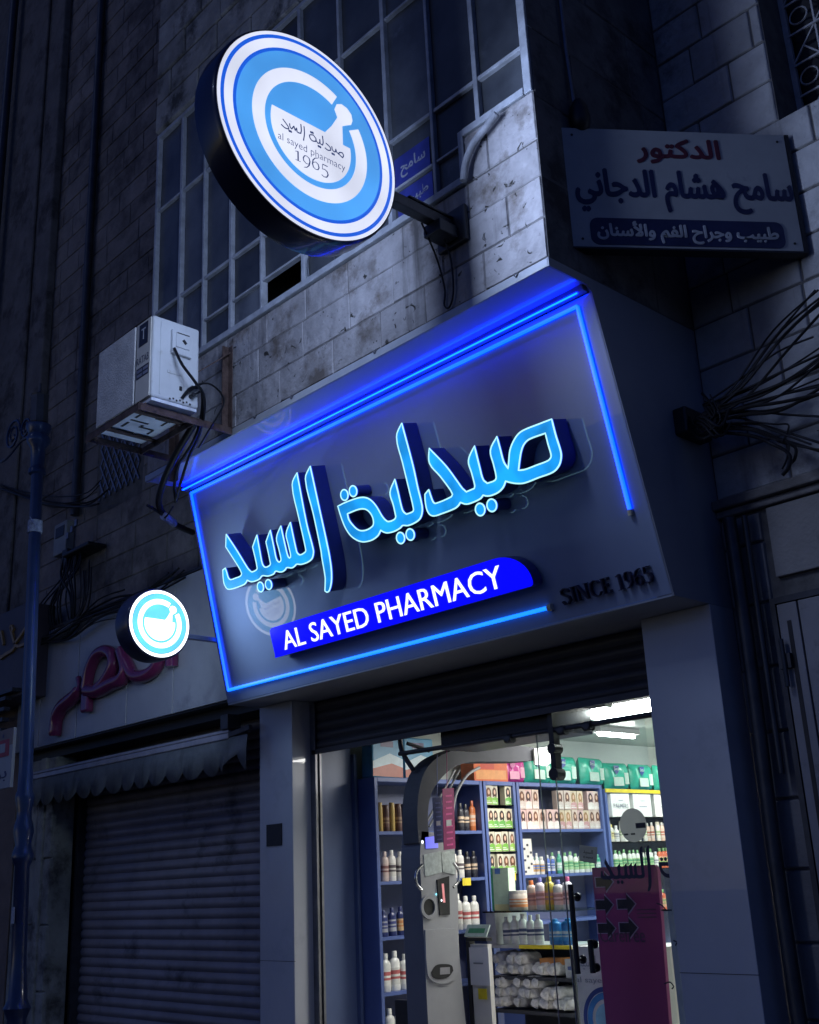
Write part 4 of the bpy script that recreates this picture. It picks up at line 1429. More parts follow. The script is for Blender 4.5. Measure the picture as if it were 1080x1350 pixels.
SPOT = carton('spotted_carton', 0.12, 0.31, 0.08, [(0.68, 0.66, 0.62), (0.03, 0.03, 0.05)],
              [(-.7 + .7 * (i % 3) - .25, -.7 + .7 * (i % 3) + .2, 0.06 + .105 * i, 0.12 + .105 * i, 1) for i in range(8)])
put('spot', SPOT, -6.96, 7.88, 1.595, 'tall white carton with black spots on the blue middle shelf', 'carton', None)
MG = 'small bottles on the blue middle shelf'
for y, f, kd, lb in ((7.98, SB, 'sb', 'small white and orange bottle beside the spotted carton'), (8.04, SB, 'sb', 'small white and orange bottle beside the spotted carton'), (8.11, SB, 'sb', 'small white and orange bottle beside the spotted carton'),
                     (8.19, BB, 'bb', 'small blue and white bottle on the middle shelf'), (8.26, BB, 'bb', 'small blue and white bottle on the middle shelf'),
                     (8.35, GB, 'gb', 'green bottle at the left of the white ones')):
    put(kd, f, -6.96, y, 1.595, lb, 'bottle', MG)
MX = [bottle('white_green_bottle', 0.185, 0.032, (0.68, 0.70, 0.64), (0.2, 0.42, 0.2), ((0.35, 0.52, 0.28), (0.1, 0.3, 0.15))),
      bottle('white_yellow_bottle', 0.17, 0.030, (0.70, 0.68, 0.58), (0.55, 0.45, 0.10), ((0.62, 0.56, 0.30), (0.25, 0.2, 0.1))),
      bottle('teal_bottle', 0.20, 0.028, (0.30, 0.52, 0.46), (0.66, 0.68, 0.66), ((0.55, 0.64, 0.58), (0.05, 0.25, 0.2))),
      bottle('plain_white_bottle', 0.16, 0.034, (0.72, 0.72, 0.69), (0.70, 0.70, 0.68), ((0.70, 0.69, 0.64), (0.3, 0.3, 0.34)), .8, .7, .55),
      bottle('peach_bottle', 0.175, 0.031, (0.66, 0.46, 0.36), (0.62, 0.60, 0.56), ((0.6, 0.5, 0.42), (0.4, 0.12, 0.08)))]
MXN = ['white bottle with a green cap', 'cream bottle with a yellow cap', 'teal bottle with a white cap', 'plain white squat bottle', 'peach coloured bottle']
for k in range(12):
    q = rnd.choice((0, 1, 3, 2, 4, 3))
    put('mx%d' % q, MX[q], -7.06, 7.98 + k * 0.082 + rnd.uniform(-.01, .01), 1.595, MXN[q] + ' in the back row of the blue middle shelf', 'bottle', MG, rnd.uniform(-.3, .3))
for k in range(6):
    put('wg', WG, -6.96, 8.44 + k * 0.078, 1.595, 'white bottle with a green cap on the blue middle shelf', 'bottle', MG)
put('gb', GB, -6.96, 8.93, 1.595, 'green bottle at the right end of the middle shelf', 'bottle', MG)

PACKG = pillow_pack('green_pack', 0.36, 0.27, 0.16, (0.04, 0.40, 0.27), (0.03, 0.06, 0.22), (0.50, 0.66, 0.56))
for i, (y, rz) in enumerate(((8.20, .05), (8.58, -.04), (9.02, .06), (9.42, -.02), (9.84, .04), (10.26, 0), (10.66, .03))):
    put('packg', PACKG, -7.03, y, 2.401 if y < 9.05 else 2.366, 'green pack with a navy shield lying on top of the shelves', 'pack', 'green packs on top of the shelves', rz)
PACKM = pillow_pack('magenta_pack', 0.30, 0.22, 0.14, (0.55, 0.05, 0.28), (0.5, 0.1, 0.3), (0.7, 0.3, 0.45))
put('packm', PACKM, -7.03, 7.86, 2.401, 'magenta pack on top of the shelves between orange and green', 'pack', None)
ORC = carton('orange_carton', 0.44, 0.20, 0.16, [(0.62, 0.12, 0.03), (0.7, 0.3, 0.1), (0.5, 0.06, 0.03)], [(-.9, .9, .1, .5, 1), (-.6, .2, .55, .85, 2)])
put('orc', ORC, -7.03, 7.50, 2.401, 'long orange carton on top of the narrow rack', 'carton', None)


def diaper():
    q = MB()
    q.box(-0.07, 0.07, -0.17, 0.17, 0, 0.34)
    F = right(0.07)
    q.prism([[(-.165, .01), (.165, .01), (.165, .09), (.04, .12), (-.165, .07)]], F, None, .001, 1)
    q.prism([[(-.165, .07), (.04, .12), (.165, .09), (.165, .16), (.02, .2), (-.165, .13)]], F, None, .0013, 2)
    q.prism([[(-.08, .25), (.06, .25), (.06, .30), (-.08, .30)]], F, None, .0016, 3)
    return q.build('blue_pack', [cm('pack_blue', (0.07, 0.25, 0.42)), cm('pack_red', (0.40, 0.10, 0.06)), cm('pack_pale', (0.45, 0.56, 0.62)), cm('pack_tag', (0.10, 0.08, 0.16))], bevel=0.012)


put('diaper', diaper, -7.02, 6.26, 2.401, 'blue pack with a red foot, leftmost on top of the shelves', 'pack', 'blue packs on top of the shelves')
put('diaper', diaper, -7.02, 6.62, 2.401, 'blue pack right of another, half behind the scale arch', 'pack', 'blue packs on top of the shelves')

for i, (y, z) in enumerate(((7.05, 1.565), (7.62, 1.585), (7.45, 1.30))):
    b = MB()
    b.box(-6.897, -6.893, y - 0.05, y + 0.05, z - 0.03, z + 0.03)
    tag(b.build('price_tag', mat('yellow', (0.75, 0.60, 0.03))), ['yellow price tag hanging right of the scale', 'yellow price tag on the narrow rack', 'yellow price tag low on the narrow rack'][i], 'price tag', 'yellow price tags')
# far shelves behind the glass
CARD = carton('white_card_box', 0.30, 0.22, 0.10, [(0.72, 0.73, 0.70), (0.30, 0.33, 0.36)], [(-.4, .5, .42, .47, 1), (-.2, .3, .68, .72, 1)])
for i in range(5):
    o = put('card', CARD, -6.95, 9.30 + i * 0.36, 2.101, ['white box printed PALMERS under the yellow strip', 'white box right of the PALMERS one', 'third white box under the yellow strip', 'fourth white box under the yellow strip', 'last white box under the yellow strip'][i], 'box', 'white boxes under the yellow strip')
q = MB()
q.text('PALMERS', right(-6.898, 9.30, 2.2), -0.12, -0.02, 0.24, 0.045, 0.0, 0.001)
q.build('lettering', cm('print_grey', (0.25, 0.27, 0.30)), o) if False else tag(q.build('lettering', cm('print_grey', (0.25, 0.27, 0.30))), 'grey PALMERS lettering on a white box', 'lettering')
TUBEB = bottle('cream_tube', 0.20, 0.030, (0.70, 0.69, 0.63), (0.55, 0.5, 0.38), ((0.62, 0.60, 0.5), (0.3, 0.38, 0.2)), .6, .9, .8)
REDB = bottle('red_jar', 0.19, 0.036, (0.50, 0.12, 0.06), (0.15, 0.30, 0.12), ((0.55, 0.3, 0.2), (0.2, 0.3, 0.12)))
FG = 'products on the far shelves'
for row, z, nm in ((0, 1.866, 'upper'), (1, 1.601, 'lower'), (2, 1.201, 'lowest')):
    y = 9.14
    while y < 11.2:
        q = rnd.choice(((5, 5, 3, 1, 5, 4), (0, 0, 2, 3, 0, 6), (3, 4, 0, 6))[row])
        if 10.0 < y < 10.3 and row == 1:
            q = 6
        kd = ('mx%d' % q) if q < 5 else ('tubeb', 'redb')[q - 5]
        fn = MX[q] if q < 5 else (TUBEB, REDB)[q - 5]
        lb = MXN[q] if q < 5 else ('cream coloured tube', 'red and green jar')[q - 5]
        put(kd, fn, -6.96 + rnd.uniform(-.02, .01), y, z, lb + ' on the %s far shelf' % nm, 'bottle', FG, rnd.uniform(-.2, .2))
        y += rnd.uniform(.066, .088)
# ---- glass counter in the middle of the shop, black shelves below
CY, CX0, CX1 = 7.0, -6.66, -5.77
ct = thing('display_counter', 'glass topped counter on black shelves in the middle of the pharmacy', 'counter', (-6.2, 7.0, 0.14))
BLKSH = mat('black_shelf', (0.035, 0.037, 0.045), 0.5, vary=0.15, scale=5, bump=0.03)
b = MB()
for x in (CX0, CX1 - 0.03):
    b.box(x, x + 0.03, CY, CY + 0.03, 0.14, 1.05)
    b.box(x, x + 0.03, CY + 0.42, CY + 0.45, 0.14, 1.05)
b.box(CX0, CX1, CY + 0.40, CY + 0.418, 0.2, 1.05)
b.build('frame', BLKSH, ct)
for z in (0.845, 0.60, 0.36):
    b = MB()
    b.box(CX0 + 0.031, CX1 - 0.031, CY + 0.002, CY + 0.40, z - 0.025, z)
    b.build('shelf', BLKSH, ct)
b = MB()
b.box(CX0, CX1, CY - 0.01, CY + 0.45, 1.052, 1.075)
b.build('shelf', mat('grey_top', (0.4, 0.4, 0.4), .4, bump=0), ct)
b = MB()
b.box(CX0 - 0.01, CX1 + 0.01, CY - 0.015, CY + 0.46, 1.318, 1.33)
b.build('glass_top', GLASS_SHELF, ct)
b = MB()
b.box(CX0, CX0 + 0.10, CY + 0.01, CY + 0.40, 1.077, 1.316)
b.build('end_panel', mat('alu', (0.45, 0.46, 0.48), .35, .4, bump=0), ct)
b = MB()
b.box(CX0 + 0.36, CX1, CY - 0.014, CY - 0.011, 1.05, 1.078)
b.build('price_strip', mat('yellow', (0.75, 0.60, 0.03)), ct)
KG = 'white bottles under the glass top'
for k in range(5):
    put('cb', bottle('conditioner_bottle', 0.215, 0.036, (0.70, 0.69, 0.66), (0.70, 0.69, 0.66), ((0.66, 0.65, 0.62), (0.06, 0.08, 0.16))), CX0 + 0.16 + k * 0.085, CY + 0.08, 1.076, 'white bottle with a dark oval mark under the glass counter top', 'bottle', KG, -1.2)
for k in range(2):
    put('bluecan', bottle('blue_bottle', 0.19, 0.058, (0.03, 0.16, 0.42), (0.04, 0.2, 0.45), ((0.05, 0.24, 0.52), (0.5, 0.56, 0.6)), .7, .86, .4), CX0 + 0.66 + k * 0.13, CY + 0.09, 1.076, 'squat blue bottle under the right end of the glass counter top', 'bottle', 'blue bottles under the counter glass', -1.4)
TOPC = [((0.62, 0.48, 0.40), (0.62, 0.18, 0.06), 'clear pinkish bottle with an orange cap'), ((0.56, 0.52, 0.56), (0.16, 0.16, 0.42), 'clear bottle with a blue cap, second from the left'), ((0.50, 0.42, 0.08), (0.62, 0.52, 0.08), 'yellow bottle with a yellow cap'),
        ((0.60, 0.58, 0.56), (0.16, 0.18, 0.44), 'white labelled bottle with a blue cap beside the yellow one'), ((0.66, 0.62, 0.64), (0.62, 0.14, 0.30), 'clear bottle with a pink cap')]
for k, (c0, c1, lb) in enumerate(TOPC):
    put('top%d' % k, bottle('soap_bottle_%d' % k, 0.235, 0.040, c0, c1, ((min(1, c0[0] * 1.2), c0[1] * .8, c0[2] * .8), (0.4, 0.2, 0.2)), .8, .8, .5), CX0 + 0.47 + k * 0.091, CY + 0.06, 1.3305, lb + ' on the glass counter', 'bottle', None, -1.3)
put('tub', bottle('cream_tub', 0.15, 0.085, (0.66, 0.60, 0.52), (0.68, 0.66, 0.62), ((0.60, 0.26, 0.10), (0.66, 0.6, 0.5)), 1, .92, .98), CX0 + 0.30, CY + 0.1, 1.3305, 'wide white and orange tub on the glass counter', 'tub', None)
GCB = carton('green_carton', 0.16, 0.33, 0.12, [(0.50, 0.66, 0.50), (0.05, 0.30, 0.16), (0.08, 0.18, 0.50), (0.66, 0.6, 0.3)], [(-1, -.75, 0, 1, 1), (-.7, .9, 0, .15, 3), (-.5, .1, .86, .99, 2), (-.5, .6, .3, .7, 0)])
put('gcb', GCB, CX0 + 0.13, CY + 0.1, 1.3305, 'tall pale green carton at the left end of the glass counter', 'carton', None, -1.3)


def roll():
    q = MB()
    rr = random.Random(5)
    prof = [(0.012, 0), (0.034, 0.008), (0.054, 0.03), (0.050, 0.10), (0.055, 0.16), (0.050, 0.20), (0.026, 0.215), (0.036, 0.238), (0.012, 0.25)]
    q.lathe(prof, 10, Frame((0, 0, 0), (1, 0, 0), (0, 0, 1)))
    for v in q.v:
        v += Vector((rr.uniform(-.009, .009), rr.uniform(-.006, .006), rr.uniform(-.009, .009)))
    return q.build('wrapped_roll', mat('good_plastic_wrap', (0.66, 0.65, 0.64), 0.3, vary=0.25, scale=25, bump=0.4, bscale=60), smooth=70)


for z, rowsn, nm in ((0.846, (7, 3), 'upper'), (0.601, (8, 7, 4), 'lower')):
    for lvl, cnt in enumerate(rowsn):
        for k in range(cnt):
            xx = CX0 + 0.09 + k * 0.102 + lvl * 0.05 + rnd.uniform(-.015, .015)
            put('roll', roll, xx, CY + 0.24 + rnd.uniform(-.05, .02), z + 0.056 + lvl * 0.072, 'white plastic wrapped roll in the heap on the %s black shelf' % nm, 'roll', 'wrapped rolls on the black shelves', rnd.uniform(-.35, .35))
put('orc2', carton('orange_box', 0.2, 0.05, 0.12, [(0.6, 0.24, 0.06)], []), CX0 + 0.62, CY + 0.1, 0.93, 'flat orange box on the upper black shelf', 'carton', None, -1.4)
put('bag', carton('white_bag', 0.09, 0.13, 0.04, [(0.66, 0.66, 0.66), (0.1, 0.15, 0.4)], [(-.6, .6, .4, .6, 1)]), CX0 + 0.80, CY + 0.08, 0.846, 'small white and blue packet on the upper black shelf', 'packet', None, -1.1)

# ---- talking scale: tall grey column with an arched arm
t = thing('tube_or_added_light', 'added tube light, unseen behind the door head, brightening the doorway', 'ceiling light', (-5.2, 6.1, 2.66), CG)  # added tube, out of view, to brighten the scale and doorway
b = MB()
b.box(-5.25, -4.55, 6.07, 6.15, 2.64, 2.70)
b.build('frame', WHITE, t)
b = MB()
b.tube([(-5.22, 6.11, 2.62), (-4.58, 6.11, 2.62)], 0.018, 8)
b.build('diffuser', TUBE, t)
sc = thing('weighing_scale', 'grey talking scale with an arched arm standing in the pharmacy doorway', 'scale', (-6.05, 5.85, 0.14))
SG1 = mat('scale_grey', (0.34, 0.345, 0.36), 0.45, vary=0.06, scale=4, bump=0.04, bscale=80)
SG2 = mat('scale_shaded', (0.12, 0.125, 0.15), 0.45, vary=0.06, scale=4, bump=0.04, bscale=80)  # shade put into the colour: column sides away from the interior light
SX = -5.95
F = right(SX)
colp = [(5.640, 0.14), (6.035, 0.14)] + [(5.969,1.069),(5.984,1.431),(5.982,1.69),(5.976,1.901)] + [(5.658,1.924),(5.631,1.75),(5.629,1.497)]
b = MB()
b.prism([smooth_loop(colp, 60, 3)], F, -0.20, 0.0, 0, 1, back=True)
b.build('column', [SG1, SG2], sc)
arch = [(5.625,1.842),(5.622,2.033),(5.656,2.218),(5.734,2.359),(5.88,2.457),(6.142,2.534),(6.464,2.566),(6.728,2.572),(6.946,2.563)] + [(6.934,2.461),(6.715,2.447),(6.452,2.438),(6.198,2.424),(6.016,2.379),(5.867,2.287),(5.767,2.177),(5.727,2.034),(5.728,1.841)]
b = MB()
b.prism([smooth_loop(arch, 60, 4)], F, -0.16, 0.0, 0, 0, back=True)
b.build('arch', mat('arch_dark', (0.085, 0.088, 0.10), 0.65, vary=.1, bump=.02, spec=.1), sc, bevel=0.006)
b = MB()
b.tube(curve3([(-5.99,6.017,1.914), (-5.99,6.021,2.065), (-5.99,6.072,2.202), (-5.99,6.197,2.332), (-5.99,6.335,2.392)]), 0.012, 8)
b.tube([(-6.02,5.773,1.986), (-6.02,6.1,2.371)], 0.008, 6)
b.tube([(-6.06,5.84,1.962), (-6.06,6.19,2.378)], 0.008, 6)
b.build('strut', SG1, sc, smooth=60)
def sp(u):      # outline pieces on the right side of the column
    return u
b = MB()
b.prism([smooth_loop([(5.638,1.269),(5.942,1.261),(5.926,0.973),(5.885,0.928),(5.781,0.913),(5.688,0.935),(5.641,0.987)], 50, 3)], F, 0.0, 0.012)
b.build('access_panel', SG1, sc, bevel=0.003)
b = MB()
b.prism([smooth_loop([(5.673,0.994),(5.719,1.034),(5.792,1.038),(5.873,1.022),(5.885,0.987),(5.837,0.952),(5.756,0.944),(5.692,0.959)], 70, 3)], F, 0.011, 0.016)
b.build('coin_cup', BLACK, sc)
b = MB()
b.prism([[(5.757,1.017),(5.852,1.014),(5.849,0.97),(5.753,0.973)]], F, 0.016, 0.018)
b.build('badge', mat('badge', (0.3, 0.3, 0.32), .4, bump=0), sc)
cc = (5.685,1.415)
b = MB()
b.ring(0.055, 0.078, F, 0.0, 0.014, n=24, cx=cc[0], cy=cc[1])
b.disc(0.055, F, None, 0.003, 24, 1, cc[0], cc[1])
b.build('printer_recess', [SG1, BLACK], sc)
b = MB()
b.prism([[(5.779,1.593),(5.902,1.614),(5.889,1.354),(5.791,1.355)]], F, 0.0, 0.008)
scr = b.build('screen', BLACK, sc)
b = MB()
ell(b, F, *(5.811,1.454), .008, .008, .010, 0)
b.build('indicator', glow('led_white', (0.8, 0.9, 1.0), 2.0), scr)
b = MB()
ell(b, F, *(5.762,1.496), .008, .008, .010, 0)
b.build('indicator', glow('led_cyan', (0.1, 0.7, 0.9), 1.5), scr)
b = MB()
b.prism([[(5.82,1.565),(5.842,1.565),(5.848,1.437),(5.825,1.438)]], F, None, 0.010)
b.build('indicator', glow('led_red', (0.5, 0.03, 0.04), 1.0), scr)
b = MB()
b.prism([[(5.664,1.764),(5.839,1.787),(5.835,1.642),(5.669,1.616)]], F, 0.0, 0.004)
b.prism([[(5.838,1.776),(5.97,1.79),(5.964,1.623),(5.843,1.642)]], F, 0.0, 0.006)
b.build('notice', mat('notice', (0.42, 0.47, 0.45), .5, vary=.25, scale=30, bump=0), sc)
b = MB()
b.prism([[(5.687,1.882),(5.808,1.892),(5.81,1.808),(5.689,1.805)]], F, 0.0, 0.005)
b.build('display', glow('blue_display', (0.01, 0.02, 0.8), 0.9), sc)
b = MB()
ell(b, F, *(5.655,1.851), .012, .012, .006, 0)
b.build('indicator', glow('led_white', (0.8, 0.9, 1.0), 2.0), sc)
b = MB()
hp = [(-5.9,5.603,1.697),(-5.9,5.541,1.649),(-5.9,5.537,1.579),(-5.9,5.584,1.528)]
b.tube(curve3(hp), 0.010, 8)
b.build('grab_handle', mat('chrome', (0.6, 0.6, 0.62), .2, .9, bump=0), sc, smooth=60)
b = MB()
hp = [(-5.9,5.91,1.7),(-5.9,5.952,1.648),(-5.9,5.946,1.575),(-5.9,5.896,1.536)]
b.tube(curve3(hp), 0.010, 8)
b.build('grab_handle', mat('chrome', (0.6, 0.6, 0.62), .2, .9, bump=0), sc, smooth=60)
b = MB()
b.prism([[(6.92,2.554),(7.148,2.582),(7.142,2.46),(7.052,2.421),(6.914,2.428)]], F, 0.01, 0.025)
b.build('arm_card', mat('card_white', (0.6, 0.6, 0.58), .5, bump=0), sc)

# hanging ribbons, black box, paper stand
for nm, col, pts, lb in (('hanging_ribbon', (0.35, 0.02, 0.14), [(-5.8,5.735,2.206),(-5.8,5.835,2.214),(-5.8,5.833,1.801),(-5.8,5.719,1.787)], 'magenta hanging strip with a printed square beside the scale screen'),
                         ('hanging_ribbon', (0.02, 0.04, 0.16), [(-5.85,5.682,2.147),(-5.85,5.781,2.153),(-5.85,5.772,1.845),(-5.85,5.682,1.836)], 'navy hanging strip left of the magenta one')):
    b = MB()
    P = [Vector(p) for p in pts]
    ey = (P[0] - P[3]).normalized()
    ex = (P[1] - P[0]).normalized()
    Fq = Frame(P[3], ex, ey)
    w, h = (P[2] - P[3]).length, (P[0] - P[3]).length
    b.box(0, w, 0, h, 0, 0.004, 0, Fq)
    for k in range(9):
        b.box(w * .25, w * .8, h * (.06 + k * .1), h * (.09 + k * .1), 0.003, 0.005, 1, Fq)
    b.box(w * .25, w * .7, h * .38, h * .48, 0.003, 0.0056, 2, Fq)
    b.tube([P[0] * .5 + P[1] * .5, P[0] * .5 + P[1] * .5 + Vector((0, 0.02, 0.30))], 0.003, 5)
    tag(b.build(nm, [mat('ribbon_%d' % int(col[0] * 100), col, .5, bump=0), mat('ribbon_print_%d' % int(col[0] * 100), tuple(min(1, c * 2 + .05) for c in col), .5, bump=0), mat('card_white', (0.6, 0.6, 0.58))]), lb, 'ribbon', 'strips hanging from the scale')
mb_ = thing('monitor', 'back of a black monitor at the foot of the doorway', 'monitor', (-6.218,5.75,0.14))
q0, q1 = (-6.409,5.75,0.797), (-6.037,5.75,0.658)
b = MB()
b.box(q0[0], q1[0], 5.75, 5.79, 0.45, q0[2])
b.build('casing', BLACK, mb_, bevel=0.008)
b = MB()
for k in range(4):
    b.box(q1[0] - 0.05, q1[0] - 0.03, 5.744, 5.749, q0[2] - 0.06 - k * 0.035, q0[2] - 0.045 - k * 0.035)
b.box(q1[0] - 0.09, q1[0] - 0.06, 5.744, 5.749, q0[2] - 0.25, q0[2] - 0.02)
b.build('port', STEEL_DARK, mb_)
b = MB()
b.box((q0[0] + q1[0]) / 2 - 0.03, (q0[0] + q1[0]) / 2 + 0.03, 5.80, 5.84, 0.14, 0.6)
b.box(q0[0], q1[0], 5.72, 5.9, 0.142, 0.165)
b.build('stand', BLACK, mb_)
ps = thing('notice_stand', 'white notice stand with a small green sign on top', 'stand', (-5.948,6.15,0.14))
p0, p1, p2, p3 = (-6.015,6.15,1.141), (-5.843,6.15,1.132), (-5.853,6.15,0.624), (-6.053,6.15,0.614)
b = MB()
b.box(p0[0], p1[0], 6.15, 6.19, 0.14, p0[2])
b.build('board', OFFWHITE, ps)
b = MB()
b.box(p0[0] - 0.035, p0[0] - 0.002, 6.14, 6.20, 0.14, p0[2] + 0.02)
b.box(p0[0] - 0.035, p1[0], 6.14, 6.20, p0[2] + 0.021, p0[2] + 0.045)
b.build('frame', BLACK, ps)
b = MB()
b.box(p0[0] + 0.0, p1[0] + 0.015, 6.135, 6.147, p0[2] - 0.27, p0[2] - 0.02, 0)
b.box(p0[0] + 0.04, p1[0] - 0.04, 6.131, 6.134, p0[2] - 0.13, p0[2] - 0.12, 1)
b.box(p0[0] + 0.07, p1[0] - 0.02, 6.131, 6.134, p0[2] - 0.36, p0[2] - 0.29, 2)
b.build('paper', [WHITE, cm('print_grey', (0.25, 0.27, 0.3)), mat('yellow', (0.75, 0.6, 0.03))], ps)
b = MB()
tf = Frame((p0[0] - 0.03, 6.13, p0[2] + 0.05), (1, 0, 0), (0, 0.5, 0.87))
b.box(0, 0.22, 0, 0.09, 0, 0.01, 0, tf)
b.box(0.03, 0.19, 0.025, 0.06, 0.01, 0.012, 1, tf)
b.build('sign', [mat('mint', (0.5, 0.62, 0.55), .4, bump=0), mat('green_print', (0.08, 0.3, 0.16), .4, bump=0)], ps)

# ---- glass door, its rail, handles and lettering
gd = thing('glass_door', 'frameless glass door with navy Arabic lettering and black bar handles', 'door', (-4.2, 5.67, 0.14))
b = MB()
b.box(-4.69, -3.80, 5.664, 5.674, 0.16, 2.60)
b.build('pane', CLEAR, gd)
b = MB()
b.box(-4.86, -4.0, 5.706, 5.716, 0.16, 2.58)
b.build('pane', CLEAR, gd)
b = MB()
for x, y in ((-4.691, 5.669), (-4.861, 5.711)):
    b.box(x - 0.003, x, y - 0.005, y + 0.005, 0.16, 2.58)
b.build('pane_edge', mat('glass_edge', (0.35, 0.42, 0.42), 0.2, bump=0), gd)
b = MB()
b.tube([(-6.15,5.66,2.486), (-3.892,5.66,2.475)], 0.017, 8)
for u, v in [(-5.056,5.66,2.473),(-4.596,5.66,2.472),(-4.386,5.66,2.474)] and []:
    pass
for p in [(-5.056,5.66,2.468),(-4.597,5.66,2.467),(-4.387,5.66,2.467)]:
    b.tube([(p[0] - 0.03, p[1], p[2]), (p[0] + 0.03, p[1], p[2])], 0.032, 8)
    b.tube([(p[0], p[1], p[2]), (p[0], p[1] - 0.03, p[2])], 0.02, 8)
b.tube([(-6.106,5.7,2.56), (-6.082,5.9,2.51)], 0.014, 8)
b.tube(curve3([(-6.162,5.68,2.649), (-6.145,5.68,2.508), (-6.053,5.7,2.362)]), 0.018, 8)
b.build('top_rail', STEEL_DARK, gd, smooth=60)
b = MB()
b.box(-4.70, -4.66, 5.64, 5.70, 2.22, 2.6)
b.tube([(-4.68, 5.63, 2.20), (-4.68, 5.71, 2.20)], 0.04, 10)
b.tube([(-4.68, 5.63, 2.36), (-4.68, 5.71, 2.36)], 0.035, 10)
b.build('clamp', BLACK, gd)
for (a0, a1) in (((-4.593,5.6,1.531), (-4.593,5.6,1.023)), ((-4.5,5.62,1.213), (-4.494,5.62,1.028))):
    b = MB()
    x = a1[0]
    b.tube([(x, a0[1], a0[2]), (x, a0[1], a1[2])], 0.017, 10)
    for t in (.15, .85):
        z = a0[2] + (a1[2] - a0[2]) * t
        b.tube([(x, a0[1], z), (x, 5.664, z)], 0.012, 8)
        b.tube([(x, 5.652, z), (x, 5.664, z)], 0.026, 10)
    b.build('handle', BLACK, gd, smooth=60)
VIN = mat('vinyl_navy', (0.012, 0.014, 0.05), 0.4, vary=0.1, bump=0.0)
# the same lettering as on the fascia, small, on the glass
allp = O1 + O2
mx0, mx1 = min(p[0] for p in allp), max(p[0] for p in allp)
my0 = min(p[1] for p in O2)
gv0, gv1 = (-4.402,5.66,1.528), (-4.03,5.66,1.58)
ks = (gv1[0] - gv0[0]) / (mx1 - mx0)
gz = 1.476
GF = front(5.662)
b = MB()
mp = lambda l: [(gv0[0] + (p[0] - mx0) * ks, gz + (p[1] - my0) * ks) for p in smooth_loop(l)]
b.prism([mp(O1)], GF, None, 0.001)
b.build('lettering', VIN, gd)
b = MB()
b.prism([mp(O2)], GF, None, 0.001)
b.build('lettering', VIN, gd)
b = MB()
b.prism([mp(O3), mp(H3)], GF, None, 0.001)
for i in range(4):
    p = DOTS[i][0]
    b.disc(DR * ks, GF, None, 0.001, 16, 0, gv0[0] + (p[0] - mx0) * ks, gz + (p[1] - my0) * ks)
b.build('lettering', VIN, gd)
dp = (-4.12,5.655,1.85)
b = MB()
b.disc(0.097, front(5.655), 0.0, 0.003, 40, 0, dp[0], dp[2])
b.box(dp[0] + 0.02, dp[0] + 0.09, 5.650, 5.6515, dp[2] - 0.02, dp[2] + 0.01, 1)
for k in range(2):
    b.box(dp[0] - 0.07 + k * .05, dp[0] - 0.04 + k * .05, 5.650, 5.6515, dp[2] - 0.055, dp[2] - 0.045, 1)
b.build('round_sticker', [translucent('sticker_grey', (0.30, 0.30, 0.30)), mat('sticker_print', (0.04, 0.04, 0.045), .6, bump=0)], gd)
cf = Frame((-4.547,5.65,1.665), (1, 0, -0.16), (0.16, 0, 1))
b = MB()
b.box(0, 0.135, 0.0, 0.095, 0, 0.003, 0, cf)
b.text(arabic('السيد'), cf, 0.03, 0.045, 0.075, 0.03, 0.003, 0.004, 1)
b.text('al sayed', cf, 0.03, 0.02, 0.075, 0.015, 0.003, 0.004, 1)
b.build('hanging_card', [translucent('card_grey', (0.34, 0.35, 0.36)), mat('sticker_print', (0.04, 0.04, 0.045))], gd)

# ---- things behind the glass door: white panel with the emblem, burgundy display stand, white screen
wp = thing('emblem_cabinet', 'white cabinet panel with the blue emblem and grey lettering behind the glass', 'cabinet', (-5.12,6.3,0.14))
PY = 6.30
pa, pb = (-5.18,6.3,1.123), (-4.471,6.3,1.129)
b = MB()
b.box(pa[0], pb[0], PY, PY + 0.4, 0.14, pa[2])
b.build('cabinet', OFFWHITE, wp)
lf = front(PY - 0.001)
b = MB()
t0, t1 = (-5.188,6.3,0.889), (-4.931,6.3,0.911)
b.text('al sayed', lf, t0[0], t0[2], (t1[0] - t0[0]), 0.045, 0.0, 0.001)
b.text(arabic('السيد'), lf, t0[0] + 0.03, t0[2] + 0.09, (t1[0] - t0[0]) * 0.6, 0.09, 0.0, 0.001)
b.build('lettering', mat('grey_vinyl', (0.28, 0.29, 0.31), .5, bump=0), wp)
ec = (-4.948,6.3,0.678)
b = MB()
b.ring(0.17, 0.20, lf, 0.0, 0.001, mi=0, cx=ec[0], cy=ec[2])
b.ring(0.125, 0.165, lf, 0.0, 0.001, mi=1, cx=ec[0], cy=ec[2])
b.disc(0.1, lf, None, 0.001, 40, 2, ec[0], ec[2])
b.build('emblem', [mat('emblem_navy', (0.03, 0.06, 0.25), .4, bump=0), mat('emblem_blue', (0.05, 0.22, 0.5), .4, bump=0), mat('emblem_pale', (0.25, 0.5, 0.66), .4, bump=0)], wp)
st = thing('display_stand', 'burgundy display stand with black arrows behind the glass door', 'stand', (-4.526,5.95,0.14))
SY = 5.95
sa, sb_, sc_ = (-4.692,5.95,1.586), (-4.186,5.95,1.622), (-4.234,5.95,0.73)
b = MB()
b.prism([[(sa[0] + 0.0, 0.145), (sc_[0] - 0.015, 0.145), (sb_[0] - 0.005, sb_[2] - 0.03), (sb_[0] - 0.02, sb_[2]), (sa[0], sb_[2])]], front(SY + 0.03), 0.0, 0.03)
b.build('board', translucent('burgundy', (0.32, 0.045, 0.17), 0.03), st, bevel=0.01)
af = front(SY - 0.001)
b = MB()
for u, v in ((789, 1163), (797, 1192), (829, 1192), (800, 1224), (832, 1223)):
    pass
